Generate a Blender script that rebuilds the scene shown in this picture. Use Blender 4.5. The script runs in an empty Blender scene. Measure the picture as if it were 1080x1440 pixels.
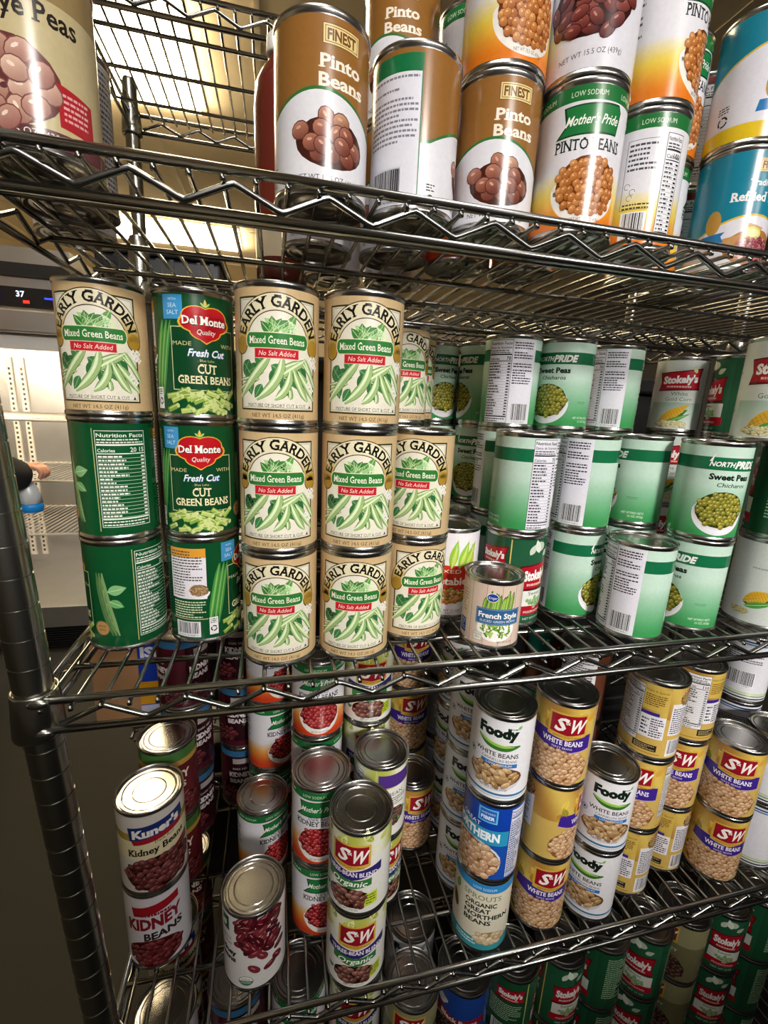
import bpy, bmesh, math, random
from mathutils import Vector, Matrix
from mathutils.geometry import tessellate_polygon

S = bpy.context.scene
C = S.collection
PI = math.pi
R = math.radians

# ------------------------------------------------------------------ camera
CAM = Vector((0.0524, -0.2004, 1.2122))
F_PX = 641.8
def cam_axes(pitch, yaw, roll):
    cx, sx = math.cos(R(pitch)), math.sin(R(pitch))
    cz, sz = math.cos(R(yaw)), math.sin(R(yaw))
    cy, sy = math.cos(R(roll)), math.sin(R(roll))
    right = Vector((cz, sz, 0)); fwd = Vector((-sz*cx, cz*cx, sx)); up = Vector((sz*sx, -cz*sx, cx))
    return cy*right + sy*up, -sy*right + cy*up, fwd
_r, _u, _f = cam_axes(-13.361, -13.912, 2.751)
cd = bpy.data.cameras.new('camera'); cam = bpy.data.objects.new('camera', cd); C.objects.link(cam)
cd.sensor_fit = 'VERTICAL'; cd.sensor_height = 36; cd.lens = 36*F_PX/1440
cd.clip_start = .01; cd.clip_end = 60
M = Matrix((( _r.x, _u.x, -_f.x, CAM.x), (_r.y, _u.y, -_f.y, CAM.y), (_r.z, _u.z, -_f.z, CAM.z), (0, 0, 0, 1)))
cam.matrix_world = M
S.camera = cam

# ------------------------------------------------------------------ world, exposure, ceiling lamps
S.view_settings.view_transform = 'Standard'; S.view_settings.look = 'None'
S.view_settings.gamma = 1; S.view_settings.use_curve_mapping = False
S.view_settings.exposure = 0.0
W = bpy.data.worlds.new('world'); S.world = W; W.use_nodes = True
W.node_tree.nodes['Background'].inputs[0].default_value = (1, .97, .92, 1)
W.node_tree.nodes['Background'].inputs[1].default_value = .02
CEIL = 2.75
LAMPS = [  # x, y, size x, size y, emission strength, label
    (-.62, 2.32, .66, 1.22, 40, 'bright ceiling light panel nearest above the refrigerator'),
    (-.88, 5.08, 1.26, .62, 55, 'farther ceiling light panel seen below the upper wire shelf'),
    (-.10, -.45, .55, 1.22, 8.5, 'ceiling light panel over the aisle, above the viewer'),
    (.75, -3.25, .60, 1.22, 165, 'ceiling light panel at the far side behind the viewer'),
    (2.40, -3.25, .60, 1.22, 22, 'ceiling light panel over the right end of the aisle'),
]

# ------------------------------------------------------------------ materials
def lin(c):
    if isinstance(c, str):
        c = c.lstrip('#'); c = tuple(int(c[i:i+2], 16)/255 for i in (0, 2, 4))
    return tuple((v/12.92 if v <= .04045 else ((v+.055)/1.055)**2.4) for v in c[:3])
def mat(name, col=(.5, .5, .5), rough=.5, metal=0, noise=0, nscale=40, emit=None, estr=0, trans=0, coat=0, bump=0, spec=None):
    m = bpy.data.materials.new(name); m.use_nodes = True
    nt = m.node_tree; b = nt.nodes['Principled BSDF']
    c = lin(col)
    b.inputs['Base Color'].default_value = (*c, 1); b.inputs['Roughness'].default_value = rough
    b.inputs['Metallic'].default_value = metal
    if spec is not None: b.inputs['Specular IOR Level'].default_value = spec
    if coat: b.inputs['Coat Weight'].default_value = coat; b.inputs['Coat Roughness'].default_value = .12
    if trans: b.inputs['Transmission Weight'].default_value = trans
    if emit: b.inputs['Emission Color'].default_value = (*lin(emit), 1); b.inputs['Emission Strength'].default_value = estr
    if noise or bump:
        tc = nt.nodes.new('ShaderNodeTexCoord'); n = nt.nodes.new('ShaderNodeTexNoise')
        n.inputs['Scale'].default_value = nscale; n.inputs['Detail'].default_value = 5
        nt.links.new(tc.outputs['Object'], n.inputs['Vector'])
        if noise:
            mx = nt.nodes.new('ShaderNodeMix'); mx.data_type = 'RGBA'
            mx.inputs['A'].default_value = (*[v*(1-noise) for v in c], 1); mx.inputs['B'].default_value = (*[min(1, v*(1+noise)) for v in c], 1)
            nt.links.new(n.outputs['Fac'], mx.inputs['Factor']); nt.links.new(mx.outputs['Result'], b.inputs['Base Color'])
            mr = nt.nodes.new('ShaderNodeMapRange'); mr.inputs['To Min'].default_value = max(.02, rough*(1-noise)); mr.inputs['To Max'].default_value = min(1, rough*(1+noise))
            nt.links.new(n.outputs['Fac'], mr.inputs['Value']); nt.links.new(mr.outputs['Result'], b.inputs['Roughness'])
        if bump:
            bp = nt.nodes.new('ShaderNodeBump'); bp.inputs['Strength'].default_value = bump; bp.inputs['Distance'].default_value = .002
            nt.links.new(n.outputs['Fac'], bp.inputs['Height']); nt.links.new(bp.outputs['Normal'], b.inputs['Normal'])
    return m
MT = {
    'chrome': mat('chrome_wire', '#9a9a97', .22, 1),
    'post': mat('chrome_post', '#a09f97', .26, 1),
    'steel': mat('can_steel', '#b4b3b0', .24, 1),
    'lid': mat('can_lid_steel', '#a8a6a2', .25, 1),
    'brushed': mat('brushed_steel', '#c9c6c0', .42, 1, .1, 12),
    'floor': mat('floor_epoxy', '#24231f', .8, 0, .1, 25, bump=.05, spec=.15),
    'ceil': mat('ceiling_tile', '#e6d8ba', .95, 0, .06, 30, bump=.1),
    'wall': mat('wall_paint', '#c4b79e', .9, 0, .05, 6),
    'black': mat('black_plastic', '#141414', .4, 0, .2, 30),
    'darkgap': mat('dark_gasket', '#0c0c0d', .7, 0, .2, 30),
    'card': mat('cardboard', '#a87e56', .85, 0, .08, 60),
    'white': mat('white_plastic', '#dedbd2', .5, 0, .05, 40),
    'perf': mat('perforated_strip', '#cfc6b4', .45, 0, .05, 40),
    'hole': mat('slot_dark', '#40372c', .8, 0, .1, 40),
    'wallfront': mat('wall_paint_dark', '#48474a', .9, 0, .05, 6),
    'frame': mat('lamp_frame', '#d9cfb8', .6, 0, .05, 40),
    'maroon': mat('maroon_bottle', '#5a1f17', .22, 0, .15, 20, coat=.6),
    'blue': mat('blue_liquid_pack', '#1f8fe0', .35, 0, .08, 30),
    'bag': mat('clear_bag', '#dfe6ea', .25, 0, .05, 40, trans=.35),
    'sleeve': mat('black_knit', '#0d0d10', .95, 0, .2, 200, bump=.3),
    'skin': mat('skin', '#c58f74', .55, 0, .06, 60),
    'hair': mat('dark_hair', '#1a1310', .7, 0, .2, 150),
    'jean': mat('dark_trousers', '#1c2230', .9, 0, .15, 120),
    'redled': mat('red_led', '#400000', .5, emit='#ff2a18', estr=3),
    'blueled': mat('blue_led', '#000030', .5, emit='#2a3cff', estr=3),
    'whiteled': mat('white_led', '#202020', .5, emit='#dfe8ff', estr=2),
}
def label_material():
    m = bpy.data.materials.new('printed_label'); m.use_nodes = True
    nt = m.node_tree; b = nt.nodes['Principled BSDF']
    a = nt.nodes.new('ShaderNodeAttribute'); a.attribute_name = 'ink'
    n = nt.nodes.new('ShaderNodeTexNoise'); n.inputs['Scale'].default_value = 260; n.inputs['Detail'].default_value = 3
    tc = nt.nodes.new('ShaderNodeTexCoord'); nt.links.new(tc.outputs['Object'], n.inputs['Vector'])
    mr = nt.nodes.new('ShaderNodeMapRange'); mr.inputs['To Min'].default_value = .9; mr.inputs['To Max'].default_value = 1.06
    nt.links.new(n.outputs['Fac'], mr.inputs['Value'])
    mx = nt.nodes.new('ShaderNodeVectorMath'); mx.operation = 'SCALE'
    nt.links.new(a.outputs['Color'], mx.inputs[0]); nt.links.new(mr.outputs['Result'], mx.inputs['Scale'])
    nt.links.new(mx.outputs[0], b.inputs['Base Color'])
    b.inputs['Roughness'].default_value = .24; b.inputs['Specular IOR Level'].default_value = .45
    return m
MT['label'] = label_material()

# ------------------------------------------------------------------ object helpers
def link(name, me, parent=None, m=None):
    o = bpy.data.objects.new(name, me); C.objects.link(o)
    if m is not None and me is not None: me.materials.clear(); me.materials.append(m)
    if parent is not None: o.parent = parent
    return o
def thing(name, label, cat, loc=(0, 0, 0), rz=0, group=None):
    o = bpy.data.objects.new(name, None); C.objects.link(o); o.empty_display_size = .05
    o.location = loc; o.rotation_euler = (0, 0, rz); tag(o, label, cat, group)
    return o
def tag(o, label, cat, group=None):
    o['label'] = label; o['category'] = cat
    if group: o['group'] = group
    return o
def struct(o): o['kind'] = 'structure'; return o
def bm_mesh(bm, smooth=True, name='mesh', sharp=0):
    me = bpy.data.meshes.new(name); bmesh.ops.recalc_face_normals(bm, faces=bm.faces); bm.to_mesh(me); bm.free()
    if smooth:
        for p in me.polygons: p.use_smooth = True
        if sharp: me.set_sharp_from_angle(angle=R(sharp))
    return me
def box(bm, x0, x1, y0, y1, z0, z1, bev=0):
    v = [bm.verts.new(p) for p in ((x0,y0,z0),(x1,y0,z0),(x1,y1,z0),(x0,y1,z0),(x0,y0,z1),(x1,y0,z1),(x1,y1,z1),(x0,y1,z1))]
    fs = [bm.faces.new([v[i] for i in q]) for q in ((0,3,2,1),(4,5,6,7),(0,1,5,4),(1,2,6,5),(2,3,7,6),(3,0,4,7))]
    if bev:
        es = list({e for f in fs for e in f.edges})
        bmesh.ops.bevel(bm, geom=es, offset=bev, segments=2, profile=.5, affect='EDGES')
def box_obj(name, b, m, parent=None, bev=0):
    bm = bmesh.new(); box(bm, *b, bev=bev); return link(name, bm_mesh(bm, False), parent, m)
def tube(bm, pts, r, seg=8, cap=True):
    pts = [Vector(p) for p in pts]; n = len(pts); rings = []
    prev = None
    for i, p in enumerate(pts):
        t = (pts[min(i+1, n-1)] - pts[max(i-1, 0)]).normalized()
        ref = Vector((0, 0, 1)) if abs(t.z) < .9 else Vector((1, 0, 0))
        a = t.cross(ref).normalized(); b = a.cross(t).normalized()
        rr = r[i] if isinstance(r, (list, tuple)) else r
        rings.append([bm.verts.new(p + rr*(math.cos(2*PI*k/seg)*a + math.sin(2*PI*k/seg)*b)) for k in range(seg)])
    for i in range(n-1):
        for k in range(seg):
            bm.faces.new((rings[i][k], rings[i][(k+1) % seg], rings[i+1][(k+1) % seg], rings[i+1][k]))
    if cap:
        bm.faces.new(rings[0][::-1]); bm.faces.new(rings[-1])
def lathe(bm, prof, seg=48, cx=0, cy=0, cz=0):
    rings = []
    for r, z in prof:
        if r < 1e-6: rings.append([bm.verts.new((cx, cy, cz+z))])
        else: rings.append([bm.verts.new((cx+r*math.cos(2*PI*k/seg), cy+r*math.sin(2*PI*k/seg), cz+z)) for k in range(seg)])
    for a, b in zip(rings, rings[1:]):
        for k in range(seg):
            k2 = (k+1) % seg
            if len(a) == 1: bm.faces.new((a[0], b[k2], b[k]))
            elif len(b) == 1: bm.faces.new((a[k], a[k2], b[0]))
            else: bm.faces.new((a[k], a[k2], b[k2], b[k]))

# ------------------------------------------------------------------ printed label art, wrapped round a can
EPS = .000016
_tc = {}
def text_tris(s, bold):
    key = (s, bold)
    if key in _tc: return _tc[key]
    cu = bpy.data.curves.new('t', 'FONT'); cu.body = s; cu.size = 1; cu.resolution_u = 2; cu.offset = bold
    cu.fill_mode = 'BOTH'
    o = bpy.data.objects.new('t', cu); C.objects.link(o)
    dg = bpy.context.evaluated_depsgraph_get(); oe = o.evaluated_get(dg); me = oe.to_mesh()
    me.calc_loop_triangles()
    vs = [(v.co.x, v.co.y) for v in me.vertices]
    tr = [[vs[i] for i in t.vertices] for t in me.loop_triangles]
    oe.to_mesh_clear(); bpy.data.objects.remove(o); bpy.data.curves.remove(cu)
    xs = [p[0] for t in tr for p in t] or [0, 1]
    x0, x1 = min(xs), max(xs)
    out = ([[(p[0]-x0, p[1]) for p in t] for t in tr], x1-x0)
    _tc[key] = out
    return out
CAPH = .729
_sf = {}
def serifs(t, bold):
    """slab feet for the stems of a line of text"""
    if (t, bold) in _sf: return _sf[(t, bold)]
    tr, tw = text_tris(t, bold); out = []
    for y, a, b in ((.035, -.012, .055), (CAPH-.035, CAPH-.052, CAPH+.012)):
        iv = []
        for q in tr:
            xs = []
            for i in range(3):
                p, r = q[i], q[(i+1) % 3]
                if (p[1]-y)*(r[1]-y) < 0: xs.append(p[0]+(y-p[1])/(r[1]-p[1])*(r[0]-p[0]))
            if len(xs) >= 2: iv.append((min(xs), max(xs)))
        iv.sort(); mg = []
        for u, v in iv:
            if mg and u < mg[-1][1]+.004: mg[-1][1] = max(mg[-1][1], v)
            else: mg.append([u, v])
        for u, v in mg:
            if .03 < v-u < .24:
                g = .075; out.append([(u-g, a), (v+g, a), (v+g, b)]); out.append([(u-g, a), (v+g, b), (u-g, b)])
    _sf[(t, bold)] = out
    return out
class Art:
    def __init__(s, rad=37.3, h=107.5, base='#ffffff'):
        s.rad = rad; s.h = h; s.w = 2*PI*rad; s.tris = []
        s.rect(-s.w/2, s.w/2, 0, h, base, 0)
    def _tri(s, t, col, layer):
        # clip to strips of 2 mm so that the piece follows the curve
        g = 2.0
        us = [p[0] for p in t]; a, b = math.floor(min(us)/g), math.floor((max(us)-1e-9)/g)
        if a == b: s.tris.append((t, col, layer)); return
        for k in range(a, b+1):
            poly = t
            for side, lim in ((1, k*g), (-1, (k+1)*g)):
                out = []
                for i in range(len(poly)):
                    p, q = poly[i], poly[(i+1) % len(poly)]
                    dp, dq = side*(p[0]-lim), side*(q[0]-lim)
                    if dp >= 0: out.append(p)
                    if (dp > 0) != (dq > 0) and dp != dq and dp*dq < 0:
                        f = dp/(dp-dq); out.append((lim, p[1]+f*(q[1]-p[1])))
                poly = out
                if len(poly) < 3: break
            if len(poly) >= 3: s.tris.append((poly, col, layer))
    def poly(s, pts, col, layer=1):
        v = [Vector((p[0], p[1], 0)) for p in pts]
        for t in tessellate_polygon([v]): s._tri([pts[i] for i in t], col, layer)
    def rect(s, u0, u1, v0, v1, col, layer=1, sub=1):
        for i in range(sub):
            a = v0+(v1-v0)*i/sub; b = v0+(v1-v0)*(i+1)/sub
            s._tri([(u0, a), (u1, a), (u1, b), (u0, b)], col, layer)
    def frame(s, u0, u1, v0, v1, w, col, layer=1):
        s.rect(u0, u1, v0, v0+w, col, layer); s.rect(u0, u1, v1-w, v1, col, layer)
        s.rect(u0, u0+w, v0+w, v1-w, col, layer); s.rect(u1-w, u1, v0+w, v1-w, col, layer)
    def ell(s, cx, cy, rx, ry, col, layer=1, rot=0, n=20, a0=0, a1=360):
        c, d = math.cos(R(rot)), math.sin(R(rot)); P = []
        m = n if a1-a0 >= 360 else n+1
        for i in range(m):
            a = R(a0+(a1-a0)*i/n); x, y = rx*math.cos(a), ry*math.sin(a)
            P.append((cx+x*c-y*d, cy+x*d+y*c))
        for i in range(1, len(P)-1): s._tri([P[0], P[i], P[i+1]], col, layer)
    def ring(s, cx, cy, rx0, ry0, rx1, ry1, a0, a1, col, layer=1, n=36):
        for i in range(n):
            a, b = R(a0+(a1-a0)*i/n), R(a0+(a1-a0)*(i+1)/n)
            s._tri([(cx+rx0*math.cos(a), cy+ry0*math.sin(a)), (cx+rx1*math.cos(a), cy+ry1*math.sin(a)),
                    (cx+rx1*math.cos(b), cy+ry1*math.sin(b)), (cx+rx0*math.cos(b), cy+ry0*math.sin(b))], col, layer)
    def stroke(s, pts, w, col, layer=1):
        n = len(pts); L = []
        for i, p in enumerate(pts):
            a, b = pts[max(0, i-1)], pts[min(n-1, i+1)]
            d = math.hypot(b[0]-a[0], b[1]-a[1]) or 1; nx, ny = -(b[1]-a[1])/d, (b[0]-a[0])/d
            ww = (w[i] if isinstance(w, (list, tuple)) else w)/2
            L.append(((p[0]+nx*ww, p[1]+ny*ww), (p[0]-nx*ww, p[1]-ny*ww)))
        for (a, b), (c, d) in zip(L, L[1:]): s._tri([a, c, d, b], col, layer)
    def curve(s, p0, p1, p2, w, col, layer=1, n=10, taper=True):
        P = [((1-t)**2*p0[0]+2*t*(1-t)*p1[0]+t*t*p2[0], (1-t)**2*p0[1]+2*t*(1-t)*p1[1]+t*t*p2[1]) for t in [i/n for i in range(n+1)]]
        ww = [w*(.25+.75*min(1, 4*i/n, 4*(n-i)/n)) if taper else w for i in range(n+1)]
        s.stroke(P, ww, col, layer)
    def text(s, t, x, y, h, col, layer=4, al='c', bold=.0, shear=0, w=None, rise=0, arc=None, serif=False):
        tr, tw = text_tris(t, bold); k = h/CAPH; kx = k if w is None else w/max(tw, 1e-6)
        if serif: tr = tr + serifs(t, bold)
        W_ = tw*kx; x0 = x-W_/2 if al == 'c' else (x-W_ if al == 'r' else x)
        for q in tr:
            P = []
            for px, py in q:
                X, Y = px*kx+shear*py*k, py*k
                if arc:
                    cx, cy, rx, ry, span, mid = arc
                    a = R(mid + span/2 - span*(X/W_)); rr = 1
                    P.append((cx+(rx+Y)*math.cos(a), cy+(ry+Y)*math.sin(a)))
                else: P.append((x0+X, y+Y+rise*(X-W_/2)))
            s._tri(P, col, layer)
    def micro(s, u0, u1, v0, v1, n, col, layer=4, seed=1, k=.45):
        rng = random.Random(seed); st = (v1-v0)/n
        for i in range(n):
            u = u0; v = v1-(i+.8)*st; end = u1-(u1-u0)*rng.choice((0, .02, .1, .35))
            while u < end:
                l = rng.uniform(1.2, 4.2); s.rect(u, min(end, u+l), v, v+st*k, col, layer); u += l+.7
    def barcode(s, u0, u1, v0, v1, layer=3, bg='#e6e6ea', seed=3):
        s.rect(u0-2, u1+2, v0-4, v1+1, bg, layer); rng = random.Random(seed); u = u0
        while u < u1-.4:
            l = rng.choice((.4, .4, .7, 1.1)); s.rect(u, min(u1, u+l), v0, v1, '#15151a', layer+1); u += l+rng.choice((.4, .5, .8))
        s.text('0 73214 00811', (u0+u1)/2, v0-3, 1.8, '#15151a', layer+1, w=(u1-u0)*.9)
    def nutri(s, u0, u1, v0, v1, cal='110', bg='#e4e4e8', fg='#15151a', layer=2, two=False, seed=5):
        w = u1-u0; s.rect(u0, u1, v0, v1, bg, layer); s.frame(u0, u1, v0, v1, .5, fg, layer+1)
        y = v1-6; s.text('Nutrition Facts', u0+1.5, y, 3.6, fg, layer+1, 'l', .015, w=w-3)
        if two: y -= 5; s.text('Datos de Nutricion', u0+1.5, y, 3, fg, layer+1, 'l', .01, w=w-3)
        s.micro(u0+1.5, u1-2, y-6, y-1, 2, fg, layer+1, seed); y -= 8
        s.rect(u0+1, u1-1, y, y+1.6, fg, layer+1); y -= 6
        s.text('Calories', u0+1.5, y, 3.2, fg, layer+1, 'l', .015); s.text(cal, u1-1.5, y, 4.4, fg, layer+1, 'r', .015); y -= 2
        s.rect(u0+1, u1-1, y, y+.9, fg, layer+1)
        rng = random.Random(seed); n = max(3, int((y-v0-9)/3.6))
        for i in range(n):
            y -= 3.6; s.micro(u0+1.5, u0+w*rng.uniform(.4, .62), y, y+2.6, 1, fg, layer+1, seed+i, .6)
            s.rect(u1-5, u1-1.5, y+.5, y+2, fg, layer+1); s.rect(u0+1, u1-1, y-.35, y-.1, fg, layer+1)
        s.rect(u0+1, u1-1, y-2.4, y-1, fg, layer+1)
        s.micro(u0+1.5, u1-2, v0+1, y-3, 2, fg, layer+1, seed+9, .4)
    def beans(s, cx, cy, rx, ry, bw, bh, cols, dark, layer=3, seed=2, top=False, hl=None, jit=55, half=None):
        """a printed picture of a pile of beans: overlapping beans, each with an outline and a rounded tone"""
        rng = random.Random(seed); s.ell(cx, cy, rx, ry, dark, layer)
        big = bw > 9; y = ry; row = 0; k = 0; B = []
        while y > -ry-bh*.2:
            x = -rx + (bw*.42 if row % 2 else 0)
            while x < rx+bw*.3:
                px, py = x+rng.uniform(-.2, .2)*bw, y+rng.uniform(-.2, .2)*bh
                if (px/(rx*.98))**2+(py/(ry*.98))**2 < 1: B.append((px, py, rng.uniform(-jit, jit)))
                x += bw*.84
            y -= bh*.72; row += 1
        for px, py, ro in B:
            c = mix(rng.choice(cols), rng.choice(cols), rng.random()); L = layer+1+3*(k % 9); k += 1
            X, Y = cx+px, cy+py; n = 12 if big else 9
            tone = lambda u, v, c=c, X=X, Y=Y: mix(mix(c, dark, .38), mix(c, '#fff0dc', .16), .5+.55*((v-Y)/(bh*.5)-.45*(u-X)/(bw*.5)))
            s.ell(X, Y, bw*.52, bh*.54, mix(dark, c, .22), L, ro, n); 
            s.ell(X, Y, bw*.475, bh*.475, tone, L+1, ro, n)
            s.ell(X-bw*.10, Y+bh*.16, bw*.16, bh*.09, hl or mix(c, '#ffffff', .4), L+2, ro, 6)
    def leaf(s, x, y, l, w, rot, col, layer=2, vein='#bfe0a8'):
        c, d = math.cos(R(rot)), math.sin(R(rot)); P = []
        for i in range(9): t = i/8; P.append((l*t, w/2*math.sin(PI*t**.8)))
        for i in range(7, 0, -1): t = i/8; P.append((l*t, -w/2*math.sin(PI*t**.8)))
        s.poly([(x+p*c-q*d, y+p*d+q*c) for p, q in P], col, layer)
        s.stroke([(x, y), (x+l*.85*c, y+l*.85*d)], .5, vein, layer+1)
    def mesh(s, name, z0, scale=.001):
        cache = {}; V = []; N = []; Fc = []; Cc = []
        for P, col, layer in s.tris:
            rr = (s.rad*scale) + EPS*layer; idx = []
            A = 0
            for i in range(len(P)): p, q = P[i], P[(i+1) % len(P)]; A += p[0]*q[1]-q[0]*p[1]
            if abs(A) < 1e-7: continue
            if A < 0: P = P[::-1]
            for u, v in P:
                a = u/s.rad - PI/2
                idx.append(len(V)); ca, sa = math.cos(a), math.sin(a)
                V.append((rr*ca, rr*sa, z0+v*scale)); N.append((ca, sa, 0))
                Cc.append((*(lin(col(u, v)) if callable(col) else cache.setdefault(col, lin(col))), 1))
            Fc.append(idx)
        me = bpy.data.meshes.new(name); me.from_pydata(V, [], Fc); me.update()
        at = me.color_attributes.new('ink', 'FLOAT_COLOR', 'POINT')
        at.data.foreach_set('color', [x for c in Cc for x in c])
        for p in me.polygons: p.use_smooth = True
        me.normals_split_custom_set_from_vertices(N)
        me.materials.append(MT['label'])
        return me
def mix(a, b, t):
    t = max(0, min(1, t))
    f = lambda c: tuple(int(c.lstrip('#')[i:i+2], 16)/255 for i in (0, 2, 4)) if isinstance(c, str) else c
    a, b = f(a), f(b); return tuple(x+(y-x)*t for x, y in zip(a, b))

# ------------------------------------------------------------------ label designs (u = 0 is the middle of the front)
def pod(A, p0, p1, p2, w, cols=('#3f6b2a', '#8db765', '#cfe3ac'), layer=3):
    A.curve(p0, p1, p2, w+1.1, cols[0], layer); A.curve(p0, p1, p2, w, cols[1], layer+1)
    off = lambda p: (p[0]-w*.14, p[1]+w*.08)
    A.curve(off(p0), off(p1), off(p2), w*.34, cols[2], layer+2)
def d_garden():
    A = Art(base='#ccb083')
    A.frame(-37, 37, 7.5, 100.5, 1.6, '#3f3a18', 1); A.rect(-35.4, 35.4, 9.1, 98.9, '#e6e2d0', 1)
    A.frame(-34.4, 34.4, 10, 98, .35, '#8a8358', 2)
    gold = lambda u, v: mix('#a9842c', '#e2dab8', (v-64)/20)
    A.ring(0, 63, 42, 41, 27.3, 26.5, 0, 180, '#2c260e', 2); A.ring(0, 63, 41.2, 40.2, 28.1, 27.3, 0, 180, gold, 3)
    for s in (-1, 1):
        A.ell(s*34.7, 62, 7.1, 8, '#2c260e', 2); A.ell(s*34.7, 62.2, 6.4, 7.2, '#a9842c', 3)
    A.text('EARLY GARDEN', 0, 0, 9.2, '#17130a', 5, bold=.03, serif=True, arc=(0, 63, 30.6, 29.6, 152, 90))
    # leaves and flowers behind the title
    rng = random.Random(4)
    for i in range(13):
        a = rng.uniform(20, 160); A.leaf(rng.uniform(-9, 9), rng.uniform(69, 76), rng.uniform(9, 16), rng.uniform(5, 8), a, rng.choice(('#5e9b4a', '#7fb866', '#3f7d38', '#9ccb84')), 3)
    for i in range(4): A.curve((8+i*3, 84-i*2), (13+i*2, 78), (10+i*3, 72), 2.2, '#dcebc2', 3)
    for x, y, l, w, r in ((-33, 48, 20, 13, -50), (-27, 36, 16, 9, -80), (-14, 30, 14, 8, -120), (-6, 46, 20, 10, -30), (10, 40, 16, 9, -60), (22, 32, 14, 7, -20), (-20, 54, 14, 10, -40)):
        A.leaf(x, y, l, w, r, '#3f7d45', 2, '#8bbd86')
    GP = ('#4a6b34', '#9dbb78', '#dcebc4')
    for x, y, l, w, r in ((-16, 46, 16, 9, -150), (4, 36, 16, 9, -75), (18, 46, 16, 10, -60), (-26, 50, 12, 9, -120), (-2, 44, 18, 9, -100)): A.leaf(x, y, l, w, r, '#2f6b3c', 2, '#6fa874')
    pod(A, (-16, 34), (-28, 31), (-39, 25), 3, GP, 3); pod(A, (-12, 40), (-24, 34), (-38, 33), 2.6, GP, 3)
    pod(A, (27, 52), (14, 45), (0, 35), 5.6, GP, 3); pod(A, (20, 50), (10, 47), (-2, 40), 4, GP, 3)
    pod(A, (-6, 54), (-18, 40), (-37, 18), 7, GP, 5); pod(A, (4, 54), (4, 32), (-19, 16.5), 7.2, GP, 5)
    pod(A, (11, 42), (10, 25), (-3, 17), 6.4, GP, 6); pod(A, (14, 43), (19, 26), (28, 16.5), 6, GP, 7); pod(A, (18, 42), (27, 30), (37, 17), 5.8, GP, 5)
    pod(A, (24, 53), (30, 42), (40, 26), 4.4, GP, 4); pod(A, (9, 30), (12, 20), (10, 18), 3.4, GP, 4); pod(A, (22, 50), (27, 44), (34, 36), 3, GP, 4)
    for i in range(9):
        x, y = rng.uniform(29, 39), rng.uniform(22, 54)
        for k in range(4): A.ell(x+1.6*math.cos(k*1.6), y+1.6*math.sin(k*1.6), 1.7, 1.2, '#f1efe6', 6, k*90, 8)
        A.ell(x, y, .7, .7, '#b9b48c', 7, 0, 6)
    def pill(x0, x1, y0, y1, c, l):
        r = (y1-y0)/2; A.rect(x0+r*.6, x1-r*.6, y0, y1, c, l); A.ell(x0+r*.6, y0+r, r*.6, r, c, l); A.ell(x1-r*.6, y0+r, r*.6, r, c, l)
    pill(-29, 28, 59.2, 72.6, '#e7e2c4', 11); pill(-28.3, 27.3, 59.9, 71.9, '#2f7a35', 12)
    A.text('Mixed Green Beans', -.5, 63.3, 6.2, '#eef0dc', 13, w=49, serif=True, bold=.01)
    A.rect(-20.5, 18.5, 51.2, 59.6, '#e9c9b0', 11); A.rect(-20, 18, 51.7, 59.2, '#c3202f', 12)
    A.text('No Salt Added', -1, 53.6, 4.2, '#f3e3cf', 13, shear=.2, w=31)
    A.text('MIXTURE OF SHORT CUT & CUT', -1, 10.8, 2.9, '#3a341c', 5, w=54, serif=True); A.poly([(29.5, 10.6), (32.5, 10.6), (31, 13.6)], '#3a341c', 5)
    A.text('NET WT 14.5 OZ (411g)', 0, 2, 3.4, '#4a3d1c', 3, w=48, serif=True)
    for u in (60, 100): A.micro(u, u+26, 12, 96, 22, '#5a4a22', 2, u)
    A.barcode(-100, -72, 16, 40)
    return A.mesh('garden_label', .0056)
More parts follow.
